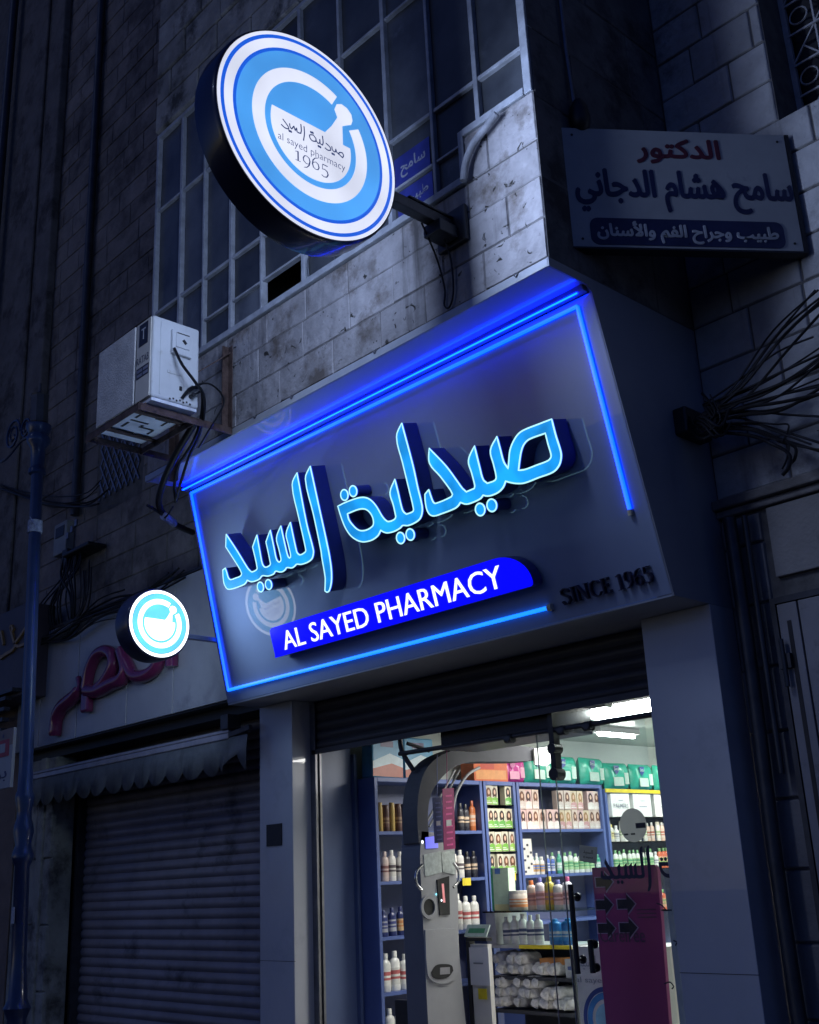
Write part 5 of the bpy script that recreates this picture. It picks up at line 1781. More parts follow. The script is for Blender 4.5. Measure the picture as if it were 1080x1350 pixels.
for (ax, az) in [(-4.602,1.533),(-4.619,1.397),(-4.448,1.399),(-4.618,1.258),(-4.449,1.262)]:
    w = 0.060
    arrow = [(-w * 1.1, -w * .45), (0.1 * w, -w * .45), (0.1 * w, -w * .95), (w * 1.15, 0), (0.1 * w, w * .95), (0.1 * w, w * .45), (-w * 1.1, w * .45)]
    b.prism([[(ax + p[0] * 1.14, az + p[1] * 1.2) for p in arrow]], af, None, 0.001, 1)
    b.prism([[(ax + p[0], az + p[1]) for p in arrow]], af, None, 0.002, 0)
b.build('arrow_mark', [mat('arrow_black', (0.02, 0.006, 0.02), .4, bump=0), mat('arrow_edge', (0.60, 0.40, 0.52), .4, bump=0)], st)
cfw = (-4.675,5.95,1.187), (-4.332,5.95,1.206)
b = MB()
b.text('Carefree', af, cfw[0][0], cfw[0][2] - 0.01, cfw[1][0] - cfw[0][0], 0.085, 0.0, 0.001)
b.build('lettering', mat('carefree_grey', (0.13, 0.06, 0.10), .4, bump=0), st)
b = MB()
zq = (-4.373,5.95,1.362)
for k in range(3):
    b.box(zq[0], zq[0] + 0.14, SY - 0.0025, SY - 0.0015, zq[2] - k * 0.022, zq[2] - k * 0.022 + 0.006)
b.build('small_print', mat('carefree_grey', (0.13, 0.06, 0.10)), st)
wsn = thing('white_screen', 'plain white screen with dark squiggles between the burgundy stand and the pillar', 'screen', (-4.0, 5.90, 0.14))
s0, s1 = (-4.151,5.9,1.578), (-3.953,5.9,1.571)
b = MB()
b.box(s0[0] + 0.035, s1[0] + 0.2, 5.90, 5.93, 0.145, s0[2] + 0.02)
b.build('board', mat('screen_white', (0.66, 0.66, 0.66), .5, vary=.08, scale=3, bump=0), wsn)
b = MB()
wf_ = front(5.899)
for pts in [[(-4.187,1.401),(-4.155,1.392),(-4.126,1.366),(-4.159,1.362),(-4.084,1.361)],[(-4.194,0.954),(-4.151,0.964),(-4.128,0.94),(-4.145,0.927)],[(-4.097,1.193),(-4.072,1.185),(-4.085,1.164)]]:
    b.stroke(smooth_loop(pts, 60, 3, False), 0.008, wf_, 0.0, 0.001)
b.build('mark', VIN, wsn)

# ------------------------------------------------------------------ air conditioner on its iron bracket
AX0, AX1, AY0, AY1, AZ0, AZ1 = -7.0, -6.235, 3.56, 3.94, 4.80, 5.455
ac = thing('air_conditioner', 'white outdoor air conditioner unit hung beside the bay window', 'air conditioner', ((AX0 + AX1) / 2, 3.75, AZ0))
ACW = mat('ac_white', (0.58, 0.60, 0.62), 0.42, vary=0.06, scale=5, bump=0.02, dirt=((0.40, 0.385, 0.36), 4, 0.58), streak=((0.38, 0.36, 0.33), 9, 0.58))
ACC = mat('ac_cream', (0.62, 0.59, 0.52), 0.5, vary=0.1, scale=4, bump=0.03)
b = MB()
b.box(AX0, AX1, AY0, AY1, AZ0 + 0.03, AZ1)
b.build('casing', ACW, ac, bevel=0.018, seg=3)
b = MB()
b.box(AX0 + 0.012, AX0 + 0.545, AY0 - 0.016, AY0 - 0.003, AZ0 + 0.035, AZ1 - 0.012)
b.build('fan_grille', mat('ac_mesh', (0.58, 0.57, 0.55), 0.6, vary=0.22, scale=5, bump=0.35, bscale=70, dirt=((0.40, 0.39, 0.38), 3, 0.55)), ac, bevel=0.006)
b = MB()
b.box(AX0 + 0.56, AX1 - 0.014, AY0 - 0.010, AY0 - 0.002, AZ0 + 0.035, AZ1 - 0.012)
b.build('front_panel', ACC, ac, bevel=0.005)
af = front(AY0 - 0.0105)
b = MB()
b.box(AX0 + 0.60, AX0 + 0.715, AZ1 - 0.20, AZ1 - 0.03, 0.0, 0.003, 0, af)
b.text('T', af, AX0 + 0.63, AZ1 - 0.155, 0.055, 0.085, 0.003, 0.004, 1)
b.text('RATAB', af, AX0 + 0.572, AZ1 - 0.335, 0.165, 0.055, 0.0, 0.0015, 2)
b.box(AX0 + 0.575, AX0 + 0.74, AZ1 - 0.445, AZ1 - 0.365, 0.0, 0.002, 0, af)
for r_ in range(2):
    for k in range(2):
        b.box(AX0 + 0.585 + k * 0.08, AX0 + 0.65 + k * 0.08, AZ1 - 0.40 - r_ * 0.035, AZ1 - 0.378 - r_ * 0.035, 0.002, 0.003, 3, af)
b.build('badge', [mat('badge_black', (0.02, 0.02, 0.025), .4, bump=0), mat('badge_white', (0.5, 0.5, 0.5), .4, bump=0), mat('badge_text', (0.12, 0.12, 0.13), .4, bump=0), mat('badge_grey', (0.25, 0.25, 0.3), .4, bump=0)], ac)
sf = right(AX1 + 0.001)
b = MB()
b.box(3.70, 3.86, 5.19, 5.38, 0, 0.030, 0, sf)
b.box(3.725, 3.835, 5.24, 5.36, 0.030, 0.040, 0, sf)
sw = b.build('isolator_switch', ACW, ac, bevel=0.005)
b = MB()
b.bar(sf(3.775, 5.30, 0.048), sf(3.80, 5.275, 0.048), 0.012, 0.014)
b.box(3.73, 3.83, 5.345, 5.352, 0.040, 0.042, 0, sf)
b.build('dial', STEEL_DARK, sw)
b = MB()
b.box(3.68, 3.80, 5.04, 5.06, 0, 0.004, 0, sf)
b.box(3.62, 3.632, 4.86, 5.42, 0, 0.004, 0, sf)
b.box(3.78, 3.80, 4.93, 4.96, 0, 0.006, 1, sf)
for y, z in ((3.86, 4.955), (3.87, 4.905)):
    b.tube([sf(y, z, 0), sf(y, z, 0.05)], 0.016, 8, 1)
    b.tube([sf(y, z, 0.03), sf(y + 0.07, z + 0.05, 0.05)], 0.009, 6, 1)
for k in range(7):
    b.box(3.70 + k * 0.027, 3.712 + k * 0.027, 4.84 + 0.008 * (k % 2), 4.852 + 0.008 * (k % 2), 0, 0.003, 1, sf)
b.build('valve_panel', [ACW, STEEL_DARK], ac)
b = MB()
b.box(AX0 + 0.01, AX1 - 0.01, AY0 + 0.01, AY1 - 0.01, AZ0 + 0.005, AZ0 + 0.028)
pan = b.build('base_pan', mat('pan', (0.72, 0.74, 0.80), .4, bump=0), ac)
b = MB()
uf = Frame((0, 0, AZ0 + 0.0035), (1, 0, 0), (0, -1, 0))
for k, (x, y, w, h) in enumerate([(-6.85, -3.70, .02, .14), (-6.78, -3.64, .10, .018), (-6.72, -3.80, .02, .12), (-6.64, -3.70, .02, .14), (-6.58, -3.64, .10, .018), (-6.52, -3.82, .02, .12), (-6.45, -3.70, .018, .12), (-6.80, -3.86, .08, .016), (-6.60, -3.86, .08, .016)]):
    b.box(x, x + w, y - h / 2, y + h / 2, -0.002, 0.001, 0, uf)
for x, y in ((-6.9, -3.66), (-6.42, -3.86), (-6.68, -3.75), (-6.36, -3.66)):
    b.disc(0.014, uf, None, 0.0015, 10, 0, x, y)
b.build('drain_slot', BLACK, pan)

br = thing('wall_bracket', 'rusty angle iron bracket carrying the air conditioner', 'bracket', (-6.7, 4.28, 4.78))
def angle(mb, p, q, w=0.04, up=(0, 0, 1)):
    p, q = Vector(p), Vector(q)
    mb.bar(p, q, w, 0.006, 0, up)
    d = (q - p).normalized()
    s = d.cross(Vector(up) if abs(d.z) < .9 else Vector((0, 1, 0))).normalized()
    u = s.cross(d)
    mb.bar(p + s * (w / 2 - .003) - u * w / 2, q + s * (w / 2 - .003) - u * w / 2, 0.006, w, 0, up)
b = MB()
for x in (-6.33, -7.06):
    angle(b, (x, 3.52, 4.79), (x, 4.275, 4.79), 0.05)
angle(b, (-7.06, 3.53, 4.785), (-6.30, 3.53, 4.785), 0.05)
angle(b, (-7.06, 3.97, 4.785), (-6.30, 3.97, 4.785), 0.045)
b.build('shelf_arm', RUST, br)
b = MB()
angle(b, (-6.33, 4.27, 4.76), (-6.33, 4.27, 5.46), 0.055)
b.build('wall_iron', RUST, br)
b = MB()
angle(b, (-7.06, 4.27, 4.60), (-7.06, 4.27, 5.40), 0.055)
b.build('wall_iron', RUST, br)
b = MB()
b.bar((-6.33, 3.56, 4.80), (-6.33, 4.26, 5.40), 0.03, 0.008)
b.build('brace', RUST, br)
for x in (-6.45, -6.85):
    b = MB()
    b.bar((x, 3.53, 4.79), (x, 3.97, 4.79), 0.04, 0.012)
    b.build('cross_bar', RUST, br)
hose = thing('refrigerant_hose', 'black hose and cables drooping from the air conditioner to the fascia', 'hose', (-6.6, 4.2, 4.3))
b = MB()
b.tube(curve3([(-6.333,3.98,4.776),(-6.624,4.05,4.718),(-6.904,4.12,4.64),(-7.143,4.2,4.575),(-7.449,4.35,4.554),(-7.617,4.5,4.526),(-7.756,4.7,4.509),(-7.974,5,4.552)]), 0.026, 10)
b.build('pipe', CABLE, hose, smooth=60)
b = MB()
b.tube(curve3([(-7.566,4.47,4.494),(-7.654,4.58,4.499),(-7.726,4.66,4.507)]), 0.034, 10)
b.build('tape', mat('silver_tape', (0.42, 0.44, 0.5), .3, .4, vary=.3, scale=30, bump=.2), hose)
CB = [[(-6.19,3.707,5.217),(-6.14,3.74,5.084),(-6.1,3.822,4.959),(-6.192,3.95,4.93),(-6.257,4,4.819),(-6.48,4.1,4.742),(-6.679,4.15,4.668),(-6.86,4.2,4.553),(-7.114,4.3,4.451)],
      [(-6.134,3.85,4.957),(-6.193,4,5.027),(-6.198,4.1,4.985),(-6.233,4.15,4.928),(-6.244,4.1,4.811),(-6.263,4.05,4.711),(-6.477,4.1,4.652)],
      [(-6.228,3.8,4.872),(-6.193,3.85,4.949),(-6.213,3.95,4.967),(-6.287,4,4.83),(-6.441,4.05,4.717),(-6.661,4.1,4.651),(-6.825,4.15,4.641),(-7.048,4.25,4.558),(-7.103,4.3,4.447)],
      [(-7.539,4.3,4.544),(-7.567,4.4,4.526),(-7.592,4.5,4.493)],
      [(-7.229,4.35,4.455),(-7.485,4.45,4.468),(-7.639,4.5,4.493)]]
b = MB()
for i, p in enumerate(CB):
    b.tube(curve3(p), (0.011, 0.007, 0.012, 0.012, 0.007)[i], 7)
b.build('cable', CABLE, hose, smooth=60)

# ------------------------------------------------------------------ clinic sign across the corner
cl = thing('clinic_sign', 'pale clinic sign with red and navy Arabic lettering hung across the corner', 'sign', (-2.9, 5.05, 4.958))
CF = Frame((-3.3, 4.53, 4.958), (0.82, 1.11, 0), (0, 0, 1))
CW = 1.375
b = MB()
b.box(0.0, CW, 0.0, 0.80, -0.06, 0.0, 0, CF)
b.build('board', mat('clinic_white', (0.34, 0.355, 0.37), 0.4, vary=0.1, scale=3, bump=0.02, dirt=((0.2, 0.21, 0.24), 3, .6)), cl, bevel=0.003)
b = MB()
b.box(CW + 0.001, CW + 0.026, -0.01, 0.80, -0.075, 0.004, 0, CF)
b.box(-0.004, CW, -0.012, -0.001, -0.07, 0.002, 0, CF)
b.box(-0.1, CW + 0.1, 0.3, 0.34, -0.13, -0.07, 0, CF)
b.build('frame', BLACK, cl)
b = MB()
q0, q1 = (0.441,0.574), (0.95,0.741)
def heavy(mb, s, x, y, w, h, c, mi, t):
    for i, (dx, dy) in enumerate(((0, 0), (t, 0), (-t, 0), (0, t), (0, -t), (t * .7, t * .7), (-t * .7, -t * .7))):
        mb.text(s, CF, x + dx, y + dy, w, h, 0.0, c + i * .00015, mi)
heavy(b, arabic('الدكتور'), q0[0], q0[1], q1[0] - q0[0], q1[1] - q0[1], 0.002, 0, 0.006)
q0, q1 = (0.041,0.247), (1.374,0.538)
heavy(b, arabic('سامح هشام الدجاني'), q0[0] + .01, q0[1] - 0.01, q1[0] - q0[0] - .02, q1[1] - q0[1] - 0.01, 0.002, 1, 0.007)
b.build('lettering', [mat('clinic_red', (0.08, 0.016, 0.024), .4, bump=0), mat('clinic_navy', (0.018, 0.022, 0.07), .4, bump=0)], cl)
q0, q1 = (0.11,0.045), (1.27,0.176)
z0, z1 = 0.014, 0.19
r_ = 0.05
rr = []
for cx, cy, a0 in ((q1[0] - r_, z0 + r_, -90), (q1[0] - r_, z1 - r_, 0), (q0[0] + r_, z1 - r_, 90), (q0[0] + r_, z0 + r_, 180)):
    rr += [(cx + r_ * math.cos(math.radians(a0 + k * 15)), cy + r_ * math.sin(math.radians(a0 + k * 15))) for k in range(7)]
b = MB()
b.prism([rr], CF, 0.0, 0.003)
heavy(b, arabic('طبيب وجراح الفم والأسنان'), q0[0] + 0.04, z0 + 0.018, q1[0] - q0[0] - 0.08, z1 - z0 - 0.04, 0.005, 1, 0.004)
b.build('lower_plate', [mat('clinic_navy', (0.018, 0.022, 0.07)), mat('clinic_pale', (0.34, 0.36, 0.40), .4, bump=0)], cl)
b = MB()
for x, z in ((0.06, 0.05), (0.06, 0.75), (CW - 0.05, 0.05), (CW - 0.05, 0.75), (CW / 2, 0.03)):
    b.disc(0.008, CF, 0.0, 0.003, 8, 0, x, z)
b.build('screw', BLACK, cl)

# blue name plates in the bay window
for (pts, txt, lb) in (([(-4.514,6.151),(-4.193,6.067),(-4.18,5.866),(-4.499,5.903)], 'سامح', 'upper blue name plate with white Arabic lettering in the bay window'), ([(-4.495,5.854),(-4.182,5.833),(-4.169,5.637),(-4.455,5.674)], 'طبيب', 'lower faded blue name plate in the bay window')):
    x0, x1 = min(p[0] for p in pts), max(p[0] for p in pts)
    z0, z1 = sum(sorted(p[1] for p in pts)[:2]) / 2, sum(sorted(p[1] for p in pts)[2:]) / 2
    b = MB()
    F = front(4.324)
    b.box(x0, x1, z0, z1, 0, 0.004, 0, F)
    b.text(arabic(txt), F, x0 + 0.06, z0 + 0.05, x1 - x0 - 0.10, z1 - z0 - 0.10, 0.004, 0.006, 1, 0.02)
    tag(b.build('name_plate', [mat('plate_navy', (0.035, 0.045, 0.26), .3, bump=0), mat('plate_pale', (0.30, 0.32, 0.40), .4, bump=0)]), lb, 'name plate', 'blue name plates in the bay window')

# unlit lamp on the side of the bay
lm = thing('wall_lamp', 'unlit dark lamp on a conduit above the clinic sign', 'lamp', (-3.27,4.678,5.855))
p = Vector((-3.24,4.642,5.862))
b = MB()
b.lathe([(0.03, 0.10), (0.055, 0.05), (0.065, -0.03), (0.05, -0.10), (0.02, -0.12)], 14, Frame(p, (1, 0, 0), (0, 1, 0)))
b.build('shade', BLACK, lm, smooth=60)
b = MB()
b.tube([p + Vector((-0.03, 0, 0.09)), p + Vector((-0.04, -0.01, 0.5)), p + Vector((-0.04, -0.02, 2.5))], 0.012, 8)
b.build('conduit', STEEL, lm)

# ------------------------------------------------------------------ the closed shop on the left
fsx = thing('shop_fascia', 'pale panelled fascia with puffy burgundy Arabic letters over the closed shop', 'shop sign', (-9.5, 5.3, 3.10))
FPAN = mat('fascia_white', (0.33, 0.33, 0.36), 0.3, vary=0.12, scale=1.6, bump=0.05, bscale=5, dirt=((0.24, 0.24, 0.27), 2.0, 0.55), island=0.06)
seams = [-11.37, -10.533, -9.529, -8.704, -7.59]
seams = [seams[0] - 0.55] + seams
for i in range(len(seams) - 1):
    b = MB()
    b.box(seams[i] + 0.007, seams[i + 1] - 0.007, 5.28, 5.31, 3.10, 4.33)
    b.build('panel', FPAN, fsx, bevel=0.004)
b = MB()
b.box(seams[0], -7.60, 5.315, 5.44, 3.11, 4.325)
b.box(seams[0], -7.60, 5.27, 5.44, 4.335, 4.36)
b.build('backing', BLACK, fsx)
BURG = mat('burgundy_plastic', (0.13, 0.02, 0.065), 0.22, vary=0.15, scale=4, bump=0.03, coat=0.4)
FL = front(5.28)
fat = [([(-8.658,3.701),(-8.654,3.507)], .06), ([(-8.839,3.883),(-8.861,3.627),(-8.938,3.535),(-9.113,3.502),(-9.31,3.533),(-9.443,3.662),(-9.581,3.821)], .062),
       ([(-9.555,3.81),(-9.465,3.628),(-9.534,3.537),(-9.738,3.518),(-10,3.492),(-10.221,3.525)], .07),
       ([(-10.251,3.55),(-10.199,3.721),(-10.073,3.848),(-9.9,3.871),(-9.748,3.805),(-9.726,3.684),(-9.873,3.564),(-10.028,3.51)], .062),
       ([(-10.434,3.692),(-10.393,3.564),(-10.541,3.492),(-10.739,3.439),(-10.859,3.333),(-10.883,3.159)], [.03, .07, .075, .075, .07, .06])]
for pts, r_ in fat:
    b = MB()
    pp = curve3([(p[0], 5.235, p[1]) for p in pts], 5)
    if isinstance(r_, list):
        r_ = [r_[min(len(r_) - 1, int(i / 5))] for i in range(len(pp))]
    b.tube(pp, r_, 12)
    b.build('letter', BURG, fsx, smooth=60)
b = MB()
c = (-10.22,3.408)
b.box(c[0] - 0.07, c[0] + 0.07, 5.19, 5.275, c[1] - 0.10, c[1] + 0.10)
b.build('letter_dot', BURG, fsx, bevel=0.025, seg=3)

aw = thing('awning', 'dark folded canvas awning with a scalloped valance over the closed shop', 'awning', (-9.2, 5.3, 2.5))
AWY, AWX0, AWX1 = 5.30, -11.55, -7.59
AWZ = 2.814
b = MB()
b.box(AWX0, -7.86, AWY, AWY + 0.05, AWZ - 0.035, AWZ + 0.015)
b.box(AWX0, -7.86, AWY + 0.005, AWY + 0.04, AWZ + 0.017, AWZ + 0.045)
b.build('front_bar', mat('awning_bar', (0.36, 0.34, 0.38), .35, .3, vary=.2, scale=6, bump=.05), aw, bevel=0.008)
b = MB()
b.bar((-7.855, AWY + 0.02, AWZ - 0.005), (-7.60, AWY + 0.05, AWZ + 0.03), 0.04, 0.045)
b.box(-7.95, -7.84, AWY - 0.015, AWY + 0.12, AWZ + 0.046, AWZ + 0.17)
b.build('bracket', STEEL_DARK, aw, bevel=0.006)
b = MB()
n = 260
vs, fs = [], []
for i in range(n + 1):
    x = AWX0 + (AWX1 - AWX0) * i / n
    ph = (x - AWX0) / 0.275 * math.pi
    zb = AWZ - 0.235 - 0.085 * abs(math.sin(ph)) ** 0.7
    wob = 0.016 * math.sin(ph * .37) + 0.009 * math.sin(x * 9)
    tear = 0.0
    if x > -7.9:
        tear = 0.05 * math.sin((x + 7.9) * 14) + 0.05
    y = AWY + 0.010
    vs += [(x, y, AWZ - 0.036 + (0.01 if x > -7.86 else 0)), (x, y - 0.010 + wob * .5, AWZ - 0.13), (x, y - 0.020 + wob + 0.012 * math.sin(ph), zb + tear)]
for i in range(n):
    for k in (0, 1):
        fs.append((i * 3 + k + 1, (i + 1) * 3 + k + 1, (i + 1) * 3 + k, i * 3 + k))
b.add(vs, fs)
val = b.build('valance', mat('canvas', (0.13, 0.14, 0.15), 0.8, vary=0.3, scale=4, bump=0.2, bscale=90, streak=((0.06, 0.065, 0.07), 6, .55)), aw, smooth=60)
m_ = val.modifiers.new('thickness', 'SOLIDIFY')
m_.thickness = 0.004
b = MB()
b.quad((AWX0, AWY + 0.03, AWZ + 0.05), (AWX1, AWY + 0.03, AWZ + 0.05), (AWX1, 5.60, AWZ + 0.12), (AWX0, 5.60, AWZ + 0.12))
b.build('canvas_roof', mat('canvas', (0.1, 0.11, 0.12)), aw)
rsl = thing('roller_shutter', 'grey closed roller shutter of the neighbouring shop under the awning', 'roller shutter', (-9.5, 5.62, 0.12))
b = MB()
prof = []
z = 3.0
while z > 0.2:
    for k in range(7):
        t = k / 7
        prof.append((5.74 - 0.020 * math.sin(math.pi * t) ** .8, z - 0.0865 * t))
    z -= 0.0865
nx = 24
vs, fs = [], []
rr = random.Random(9)
dent = [rr.uniform(-.004, .004) for _ in range(nx + 1)]
for i, (y, z) in enumerate(prof):
    for k in range(nx + 1):
        x = -11.10 + (11.10 - 7.60) * k / nx
        vs.append((x, y + dent[k] + 0.003 * math.sin(z * 5 + x * 2), z))
for i in range(len(prof) - 1):
    for k in range(nx):
        fs.append((i * (nx + 1) + k, (i + 1) * (nx + 1) + k, (i + 1) * (nx + 1) + k + 1, i * (nx + 1) + k + 1))
b.add(vs, fs)
b.build('slats', SHUTTER, rsl, smooth=35)
b = MB()
b.box(-11.13, -11.08, 5.64, 5.76, 0.12, 3.0)
b.build('guide_rail', STEEL_DARK, rsl)
b = MB()
b.box(-11.13, -7.58, 5.70, 5.735, 0.13, 0.19)
b.build('bottom_bar', STEEL_DARK, rsl)
hd = MB()
hd.box(-11.9, -7.58, 5.45, 5.80, 3.0, 3.12)
hd.box(-11.9, -7.58, 5.77, 5.85, 0.12, 2.999)
hd.box(-11.9, -7.58, 5.30, 5.46, 3.085, 3.098)
hd.build('shop_head', BLACK, bld)
b = MB()
ashlar(b, front(5.40), -11.95, -11.14, 0.12, 2.99, 0.62, seed=31, lmin=.8, lmax=.9, d=.02, gap=.008)
b.box(-11.95, -11.14, 5.40, 5.62, 0.12, 2.99)
b.box(-11.42, -11.30, 5.352, 5.398, 0.12, 2.99)
b.box(-11.93, -11.84, 5.352, 5.398, 0.12, 2.99)
b.build('pilaster', mat('pilaster_stone', (0.25, 0.245, 0.22), .85, vary=.3, scale=3, bump=.5, bscale=20, dirt=((.07, .065, .06), 2.5, .5)), bld, bevel=0.01)
b = MB()
b.box(-17, -11.96, 5.35, 5.8, 0.12, 4.355)
b.build('lower_wall', mat('brown_wall', (0.16, 0.12, 0.10), .8, vary=.35, scale=1.5, bump=.3), bld)

# left edge: gilded sign, hanging board, lamp post, boxes and cables
gs = thing('gilded_sign', 'dark shop sign with gilded Arabic strokes at the left edge', 'shop sign', (-12, 5.1, 3.9))
b = MB()
b.box(-14.5, -11.25, 5.02, 5.34, 3.62, 4.62)
b.build('board', mat('dark_wood', (0.05, 0.04, 0.05), .5, vary=.3, scale=2, bump=.1), gs, bevel=0.01)
GOLD = mat('gilt', (0.30, 0.19, 0.08), .45, .3, vary=.2, scale=10, bump=.05)
b = MB()
gf = front(5.02)
for pts, w in [([(-11.859,4.412),(-11.804,4.316),(-11.773,4.243)], .03), ([(-11.629,4.427),(-11.552,4.304),(-11.457,4.17),(-11.545,4.136),(-11.677,4.126),(-11.827,4.101)], .035), ([(-11.222,4.333),(-11.324,4.278),(-11.498,4.194),(-11.38,4.156),(-11.233,4.154)], .03), ([(-11.608,4.415),(-11.542,4.36)], .05)]:
    b.stroke(smooth_loop(pts, 60, 3, False), w, gf, 0.0, 0.025)
b.build('lettering', GOLD, gs)
b = MB()
for k in range(5):
    b.box(-13.4, -11.5 - .02 * k, 4.95, 5.02, 3.60 - k * 0.11, 3.64 - k * 0.11)
b.box(-14, -11.3, 4.93, 5.02, 3.66, 3.70)
b.build('moulding', STEEL_DARK, gs)
hb = thing('hanging_board', 'white board with a red square and navy Arabic lettering at the left edge', 'sign', (-10.7, 4.6, 2.6))
b = MB()
b.box(-11.4, -10.445, 4.60, 4.63, 2.60, 3.16)
b.build('board', mat('board_white', (0.33, 0.33, 0.34), .4, vary=.1, scale=3, bump=0), hb)
bf = front(4.599)
b = MB()
b.box(-11.4, -10.445, 3.0, 3.16, 0, 0.002, 0, bf)
b.box(-10.80, -10.52, 2.90, 3.06, 0, 0.004, 1, bf)
b.box(-10.74, -10.60, 2.94, 3.025, 0.004, 0.005, 2, bf)
b.disc(0.02, bf, None, 0.003, 10, 3, -10.66, 3.10)
b.text(arabic('برا'), bf, -10.86, 2.66, 0.32, 0.15, 0, 0.002, 3)
b.build('print', [mat('board_brown', (0.20, 0.15, 0.13), .5, bump=0), mat('board_red', (0.30, 0.03, 0.05), .5, bump=0), mat('board_white', (0.33, 0.33, 0.34)), mat('board_navy', (0.03, 0.04, 0.12), .5, bump=0)], hb)

lp = thing('lamp_post', 'slender blue cast iron lamp post in front of the closed shop', 'lamp post', (-8.66, 4.0, 0.12))
LPM = mat('post_paint', (0.018, 0.030, 0.075), 0.3, 0.1, vary=0.2, scale=5, bump=0.06, coat=0.3, dirt=((0.09, 0.08, 0.09), 4, 0.68))
d = Vector((-9.0 + 8.66, 0, 6.06 - 0.12)).normalized()
LFz = Frame((-8.66, 4.0, 0.12), (1, 0, 0), (0, 1, 0))
LFz.ez = d
prof = [(0.14, 0), (0.14, 0.05), (0.10, 0.12), (0.088, 0.3), (0.10, 0.42), (0.115, 0.47), (0.09, 0.53), (0.082, 0.62), (0.10, 0.66), (0.118, 0.70), (0.085, 0.76), (0.068, 1.0), (0.066, 1.72),
        (0.085, 1.75), (0.10, 1.79), (0.088, 1.83), (0.07, 1.88), (0.092, 1.98), (0.085, 2.03), (0.068, 2.08), (0.066, 2.14), (0.088, 2.24), (0.084, 2.27), (0.070, 2.30), (0.064, 2.5), (0.060, 4.0), (0.058, 5.05)]
prof = [(r * 0.86, h) for r, h in prof]
b = MB()
b.lathe(prof, 24, LFz)
b.build('post', LPM, lp, smooth=40)
b = MB()
b.lathe([(0.058, 5.051), (0.075, 5.06), (0.075, 5.10), (0.058, 5.12), (0.062, 5.30), (0.10, 5.36), (0.105, 5.40), (0.085, 5.44), (0.11, 5.50), (0.11, 5.53), (0.07, 5.55)], 20, LFz)
b.build('capital', LPM, lp, smooth=40)
b = MB()
b.lathe([(0.075, 5.551), (0.08, 5.56), (0.08, 5.82), (0.085, 5.83), (0.03, 5.86), (0.012, 5.88), (0.012, 5.96)], 8, LFz)
b.build('head', STEEL_DARK, lp)
b = MB()
b.lathe([(0.0625, 4.50), (0.0635, 4.51), (0.0635, 4.60), (0.0625, 4.61)], 16, LFz)
b.bar(LFz(0.03, -0.062, 4.63), LFz(0.075, -0.04, 4.53), 0.012, 0.004)
b.build('tape', mat('clear_tape', (0.30, 0.33, 0.40), .25, vary=.4, scale=30, bump=.3), lp)
b = MB()
b.box(-0.005, 0.045, -0.071, -0.068, 1.30, 1.42, 0, LFz)
b.build('sticker', mat('sticker_pale', (0.4, 0.42, 0.46), .5, vary=.3, scale=60, bump=0), lp)
b = MB()
b.tube(curve3([LFz(-0.08, 0, 5.45), LFz(-0.35, 0, 5.50), LFz(-0.75, 0, 5.42), LFz(-1.1, 0, 5.6)]), 0.014, 8)
cen = LFz(-0.55, 0, 5.62)
b.tube([cen + Vector((0.16 * math.cos(a) * (1 - a / 16), 0, 0.16 * math.sin(a) * (1 - a / 16))) for a in [k * .5 for k in range(26)]], 0.012, 6)
cen = LFz(-0.28, 0, 5.60)
b.tube([cen + Vector((0.10 * math.cos(a) * (1 - a / 16), 0, 0.10 * math.sin(a) * (1 - a / 16))) for a in [k * .5 for k in range(24)]], 0.010, 6)
b.build('scroll_bracket', LPM, lp)

jb = thing('junction_box', 'black junction box with trailing wires on the stone wall', 'junction box', (-10.741,5.38,5.009))
q0, q1 = (-11.015,5.4,5.094), (-10.34,5.4,5.318)
b = MB()
b.box(q0[0] + 0.08, q1[0], 5.22, 5.44, q0[2] + 0.02, q1[2] - 0.25)
b.box(q0[0] - 0.05, q0[0] + 0.079, 5.28, 5.44, q0[2] + 0.10, q1[2] - 0.35)
b.build('casing', BLACK, jb, bevel=0.015)
b = MB()
for k in range(3):
    b.box(q0[0] + 0.2 + k * .09, q0[0] + 0.25 + k * .09, 5.20, 5.219, q0[2] + 0.15 + k * .05, q0[2] + 0.22 + k * .05)
b.build('breaker', STEEL, jb)
b = MB()
rr = random.Random(3)
for k in range(12):
    x = q0[0] + rr.uniform(0, .35)
    x2 = q0[0] + rr.uniform(-.5, .35)
    b.tube(curve3([(x, 5.3, q0[2] + 0.06), (x + rr.uniform(-.1, .1), 5.26, q0[2] - 0.2), (x2 + rr.uniform(-.1, .1), 5.25, q0[2] - 0.5), (x2, 5.3, q0[2] - 0.85)]), rr.uniform(.006, .014), 6)
b.build('wire', CABLE, jb, smooth=60)
mbx = thing('meter_box', 'small grey meter box left of the black junction box', 'meter box', (-11.216,5.42,5.111))
q0, q1 = (-11.403,5.42,5.155), (-11.097,5.42,5.327)
b = MB()
b.box(q0[0], q0[0] + 0.30, 5.34, 5.44, q0[2] + 0.05, q0[2] + 0.42)
b.build('casing', mat('meter_grey', (0.24, 0.25, 0.25), .5, vary=.1, bump=.02), mbx, bevel=0.01)
b = MB()
b.box(q0[0] + 0.05, q0[0] + 0.25, 5.333, 5.339, q0[2] + 0.25, q0[2] + 0.37)
b.build('window', BLACK, mbx)


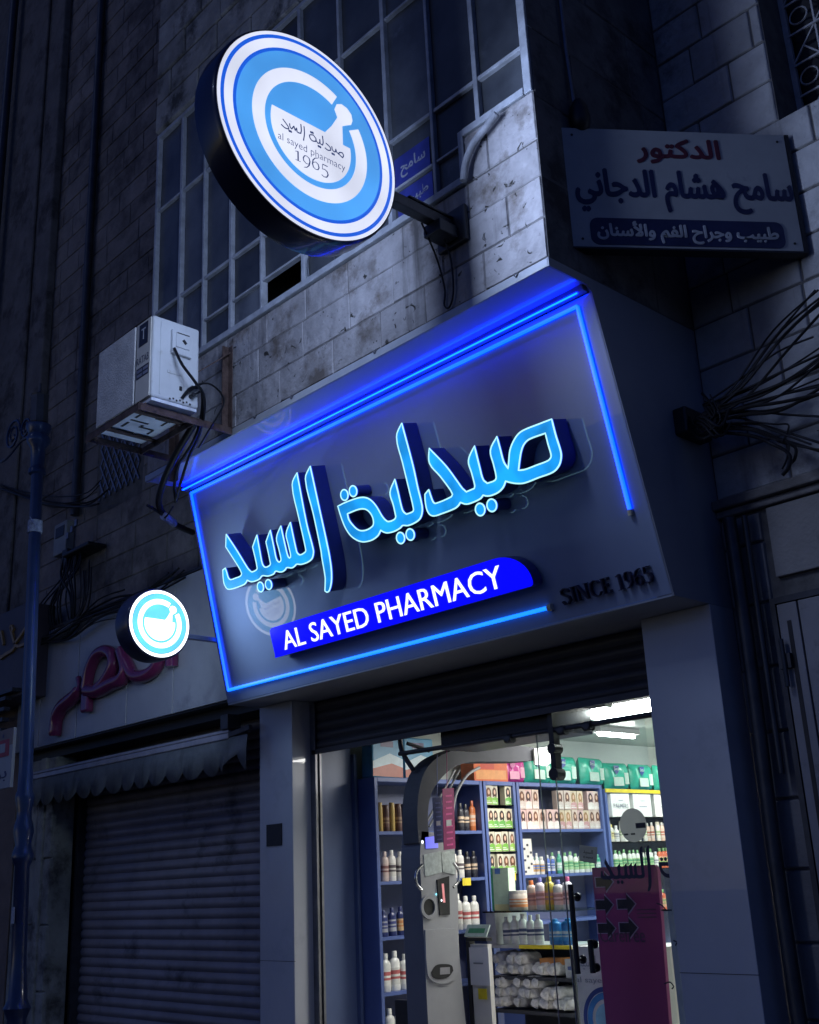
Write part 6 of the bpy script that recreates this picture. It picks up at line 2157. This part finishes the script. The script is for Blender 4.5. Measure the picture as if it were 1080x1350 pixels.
def bundle(name, label, paths, seed, n, spread, rmin=.006, rmax=.016):
    r = random.Random(seed)
    q = MB()
    for k in range(n):
        base = paths[k % len(paths)]
        off = Vector((r.gauss(0, .5), r.gauss(0, .35), r.gauss(0, .6)))
        sag = r.uniform(0, 1.6) * spread
        pts = []
        for i, p in enumerate(base):
            t = i / (len(base) - 1)
            pts.append(Vector(p) + off * spread * (0.25 + 1.3 * t) + Vector((r.gauss(0, .12), 0, r.gauss(0, .15))) * spread
                       - Vector((0, 0, sag * math.sin(math.pi * t))))
        q.tube(curve3(pts, 5), r.uniform(rmin, rmax), 6)
    o = q.build(name, CABLE, smooth=60)
    o['kind'] = 'stuff'
    o['label'] = label
    o['category'] = 'cables'
    return o


bundle('cable_tangle', 'tangled black cables lying along the top of the pale fascia',
       [[(-11.742,5.22,4.108),(-11.029,5.22,4.231),(-10.363,5.22,4.313),(-9.738,5.22,4.31),(-9.154,5.22,4.248),(-8.554,5.22,4.292)],
        [(-11.571,5.22,4.23),(-10.772,5.22,4.248),(-10.381,5.22,4.492),(-10.384,5.22,4.858)],
        [(-11.251,5.2,4.212),(-10.64,5.2,4.18),(-10.005,5.2,4.293),(-9.473,5.2,4.223)],
        [(-12.91,5.3,6.494),(-11.595,5.3,5.97),(-10.656,5.3,5.703),(-10.233,5.3,5.668)]], 11, 22, 0.07, .005, .012)
bundle('cable_tangle', 'fan of black cables crossing the stone wall right of the fascia',
       [[(-3.125,5.35,4.051),(-2.884,5.4,4.202),(-2.587,5.4,4.416),(-2.277,5.4,4.517)],
        [(-3.12,5.35,4.083),(-2.843,5.4,4.154),(-2.605,5.4,4.167),(-2.331,5.4,4.206)],
        [(-3.103,5.35,4.03),(-2.892,5.45,4.03),(-2.673,5.4,3.891),(-2.413,5.4,3.733)],
        [(-3.155,5.35,4.024),(-2.878,5.4,4.082),(-2.647,5.4,4.054),(-2.365,5.4,4.009)],
        [(-3.089,5.35,4.12),(-2.812,5.4,4.199),(-2.548,5.4,4.237),(-2.325,5.4,4.24)]], 17, 26, 0.06, .004, .010)
bundle('cable_tangle', 'dark knot of cables where the wires gather beside the fascia end',
       [[(-3.27,5.4,4.173),(-3.128,5.3,3.978),(-3.024,5.3,4.004),(-3.11,5.35,4.151)],
        [(-3.329,5.5,4.047),(-3.091,5.3,4.06),(-2.983,5.3,3.953),(-2.958,5.4,4.04)],
        [(-3.115,5.4,3.994),(-2.876,5.4,3.942),(-2.724,5.4,3.863),(-2.65,5.4,3.812),(-2.667,5.4,3.737),(-2.71,5.4,3.671)]], 23, 12, 0.045, .005, .011)
b = MB()
q0, q1 = (-3.366,5.45,3.998), (-3.21,5.45,4.165)
b.box(q0[0], q1[0], 5.33, 5.60, q0[2], q1[2])
tag(b.build('cable_box', BLACK, bevel=0.015), 'dark square cable box at the right end of the fascia', 'cable box')
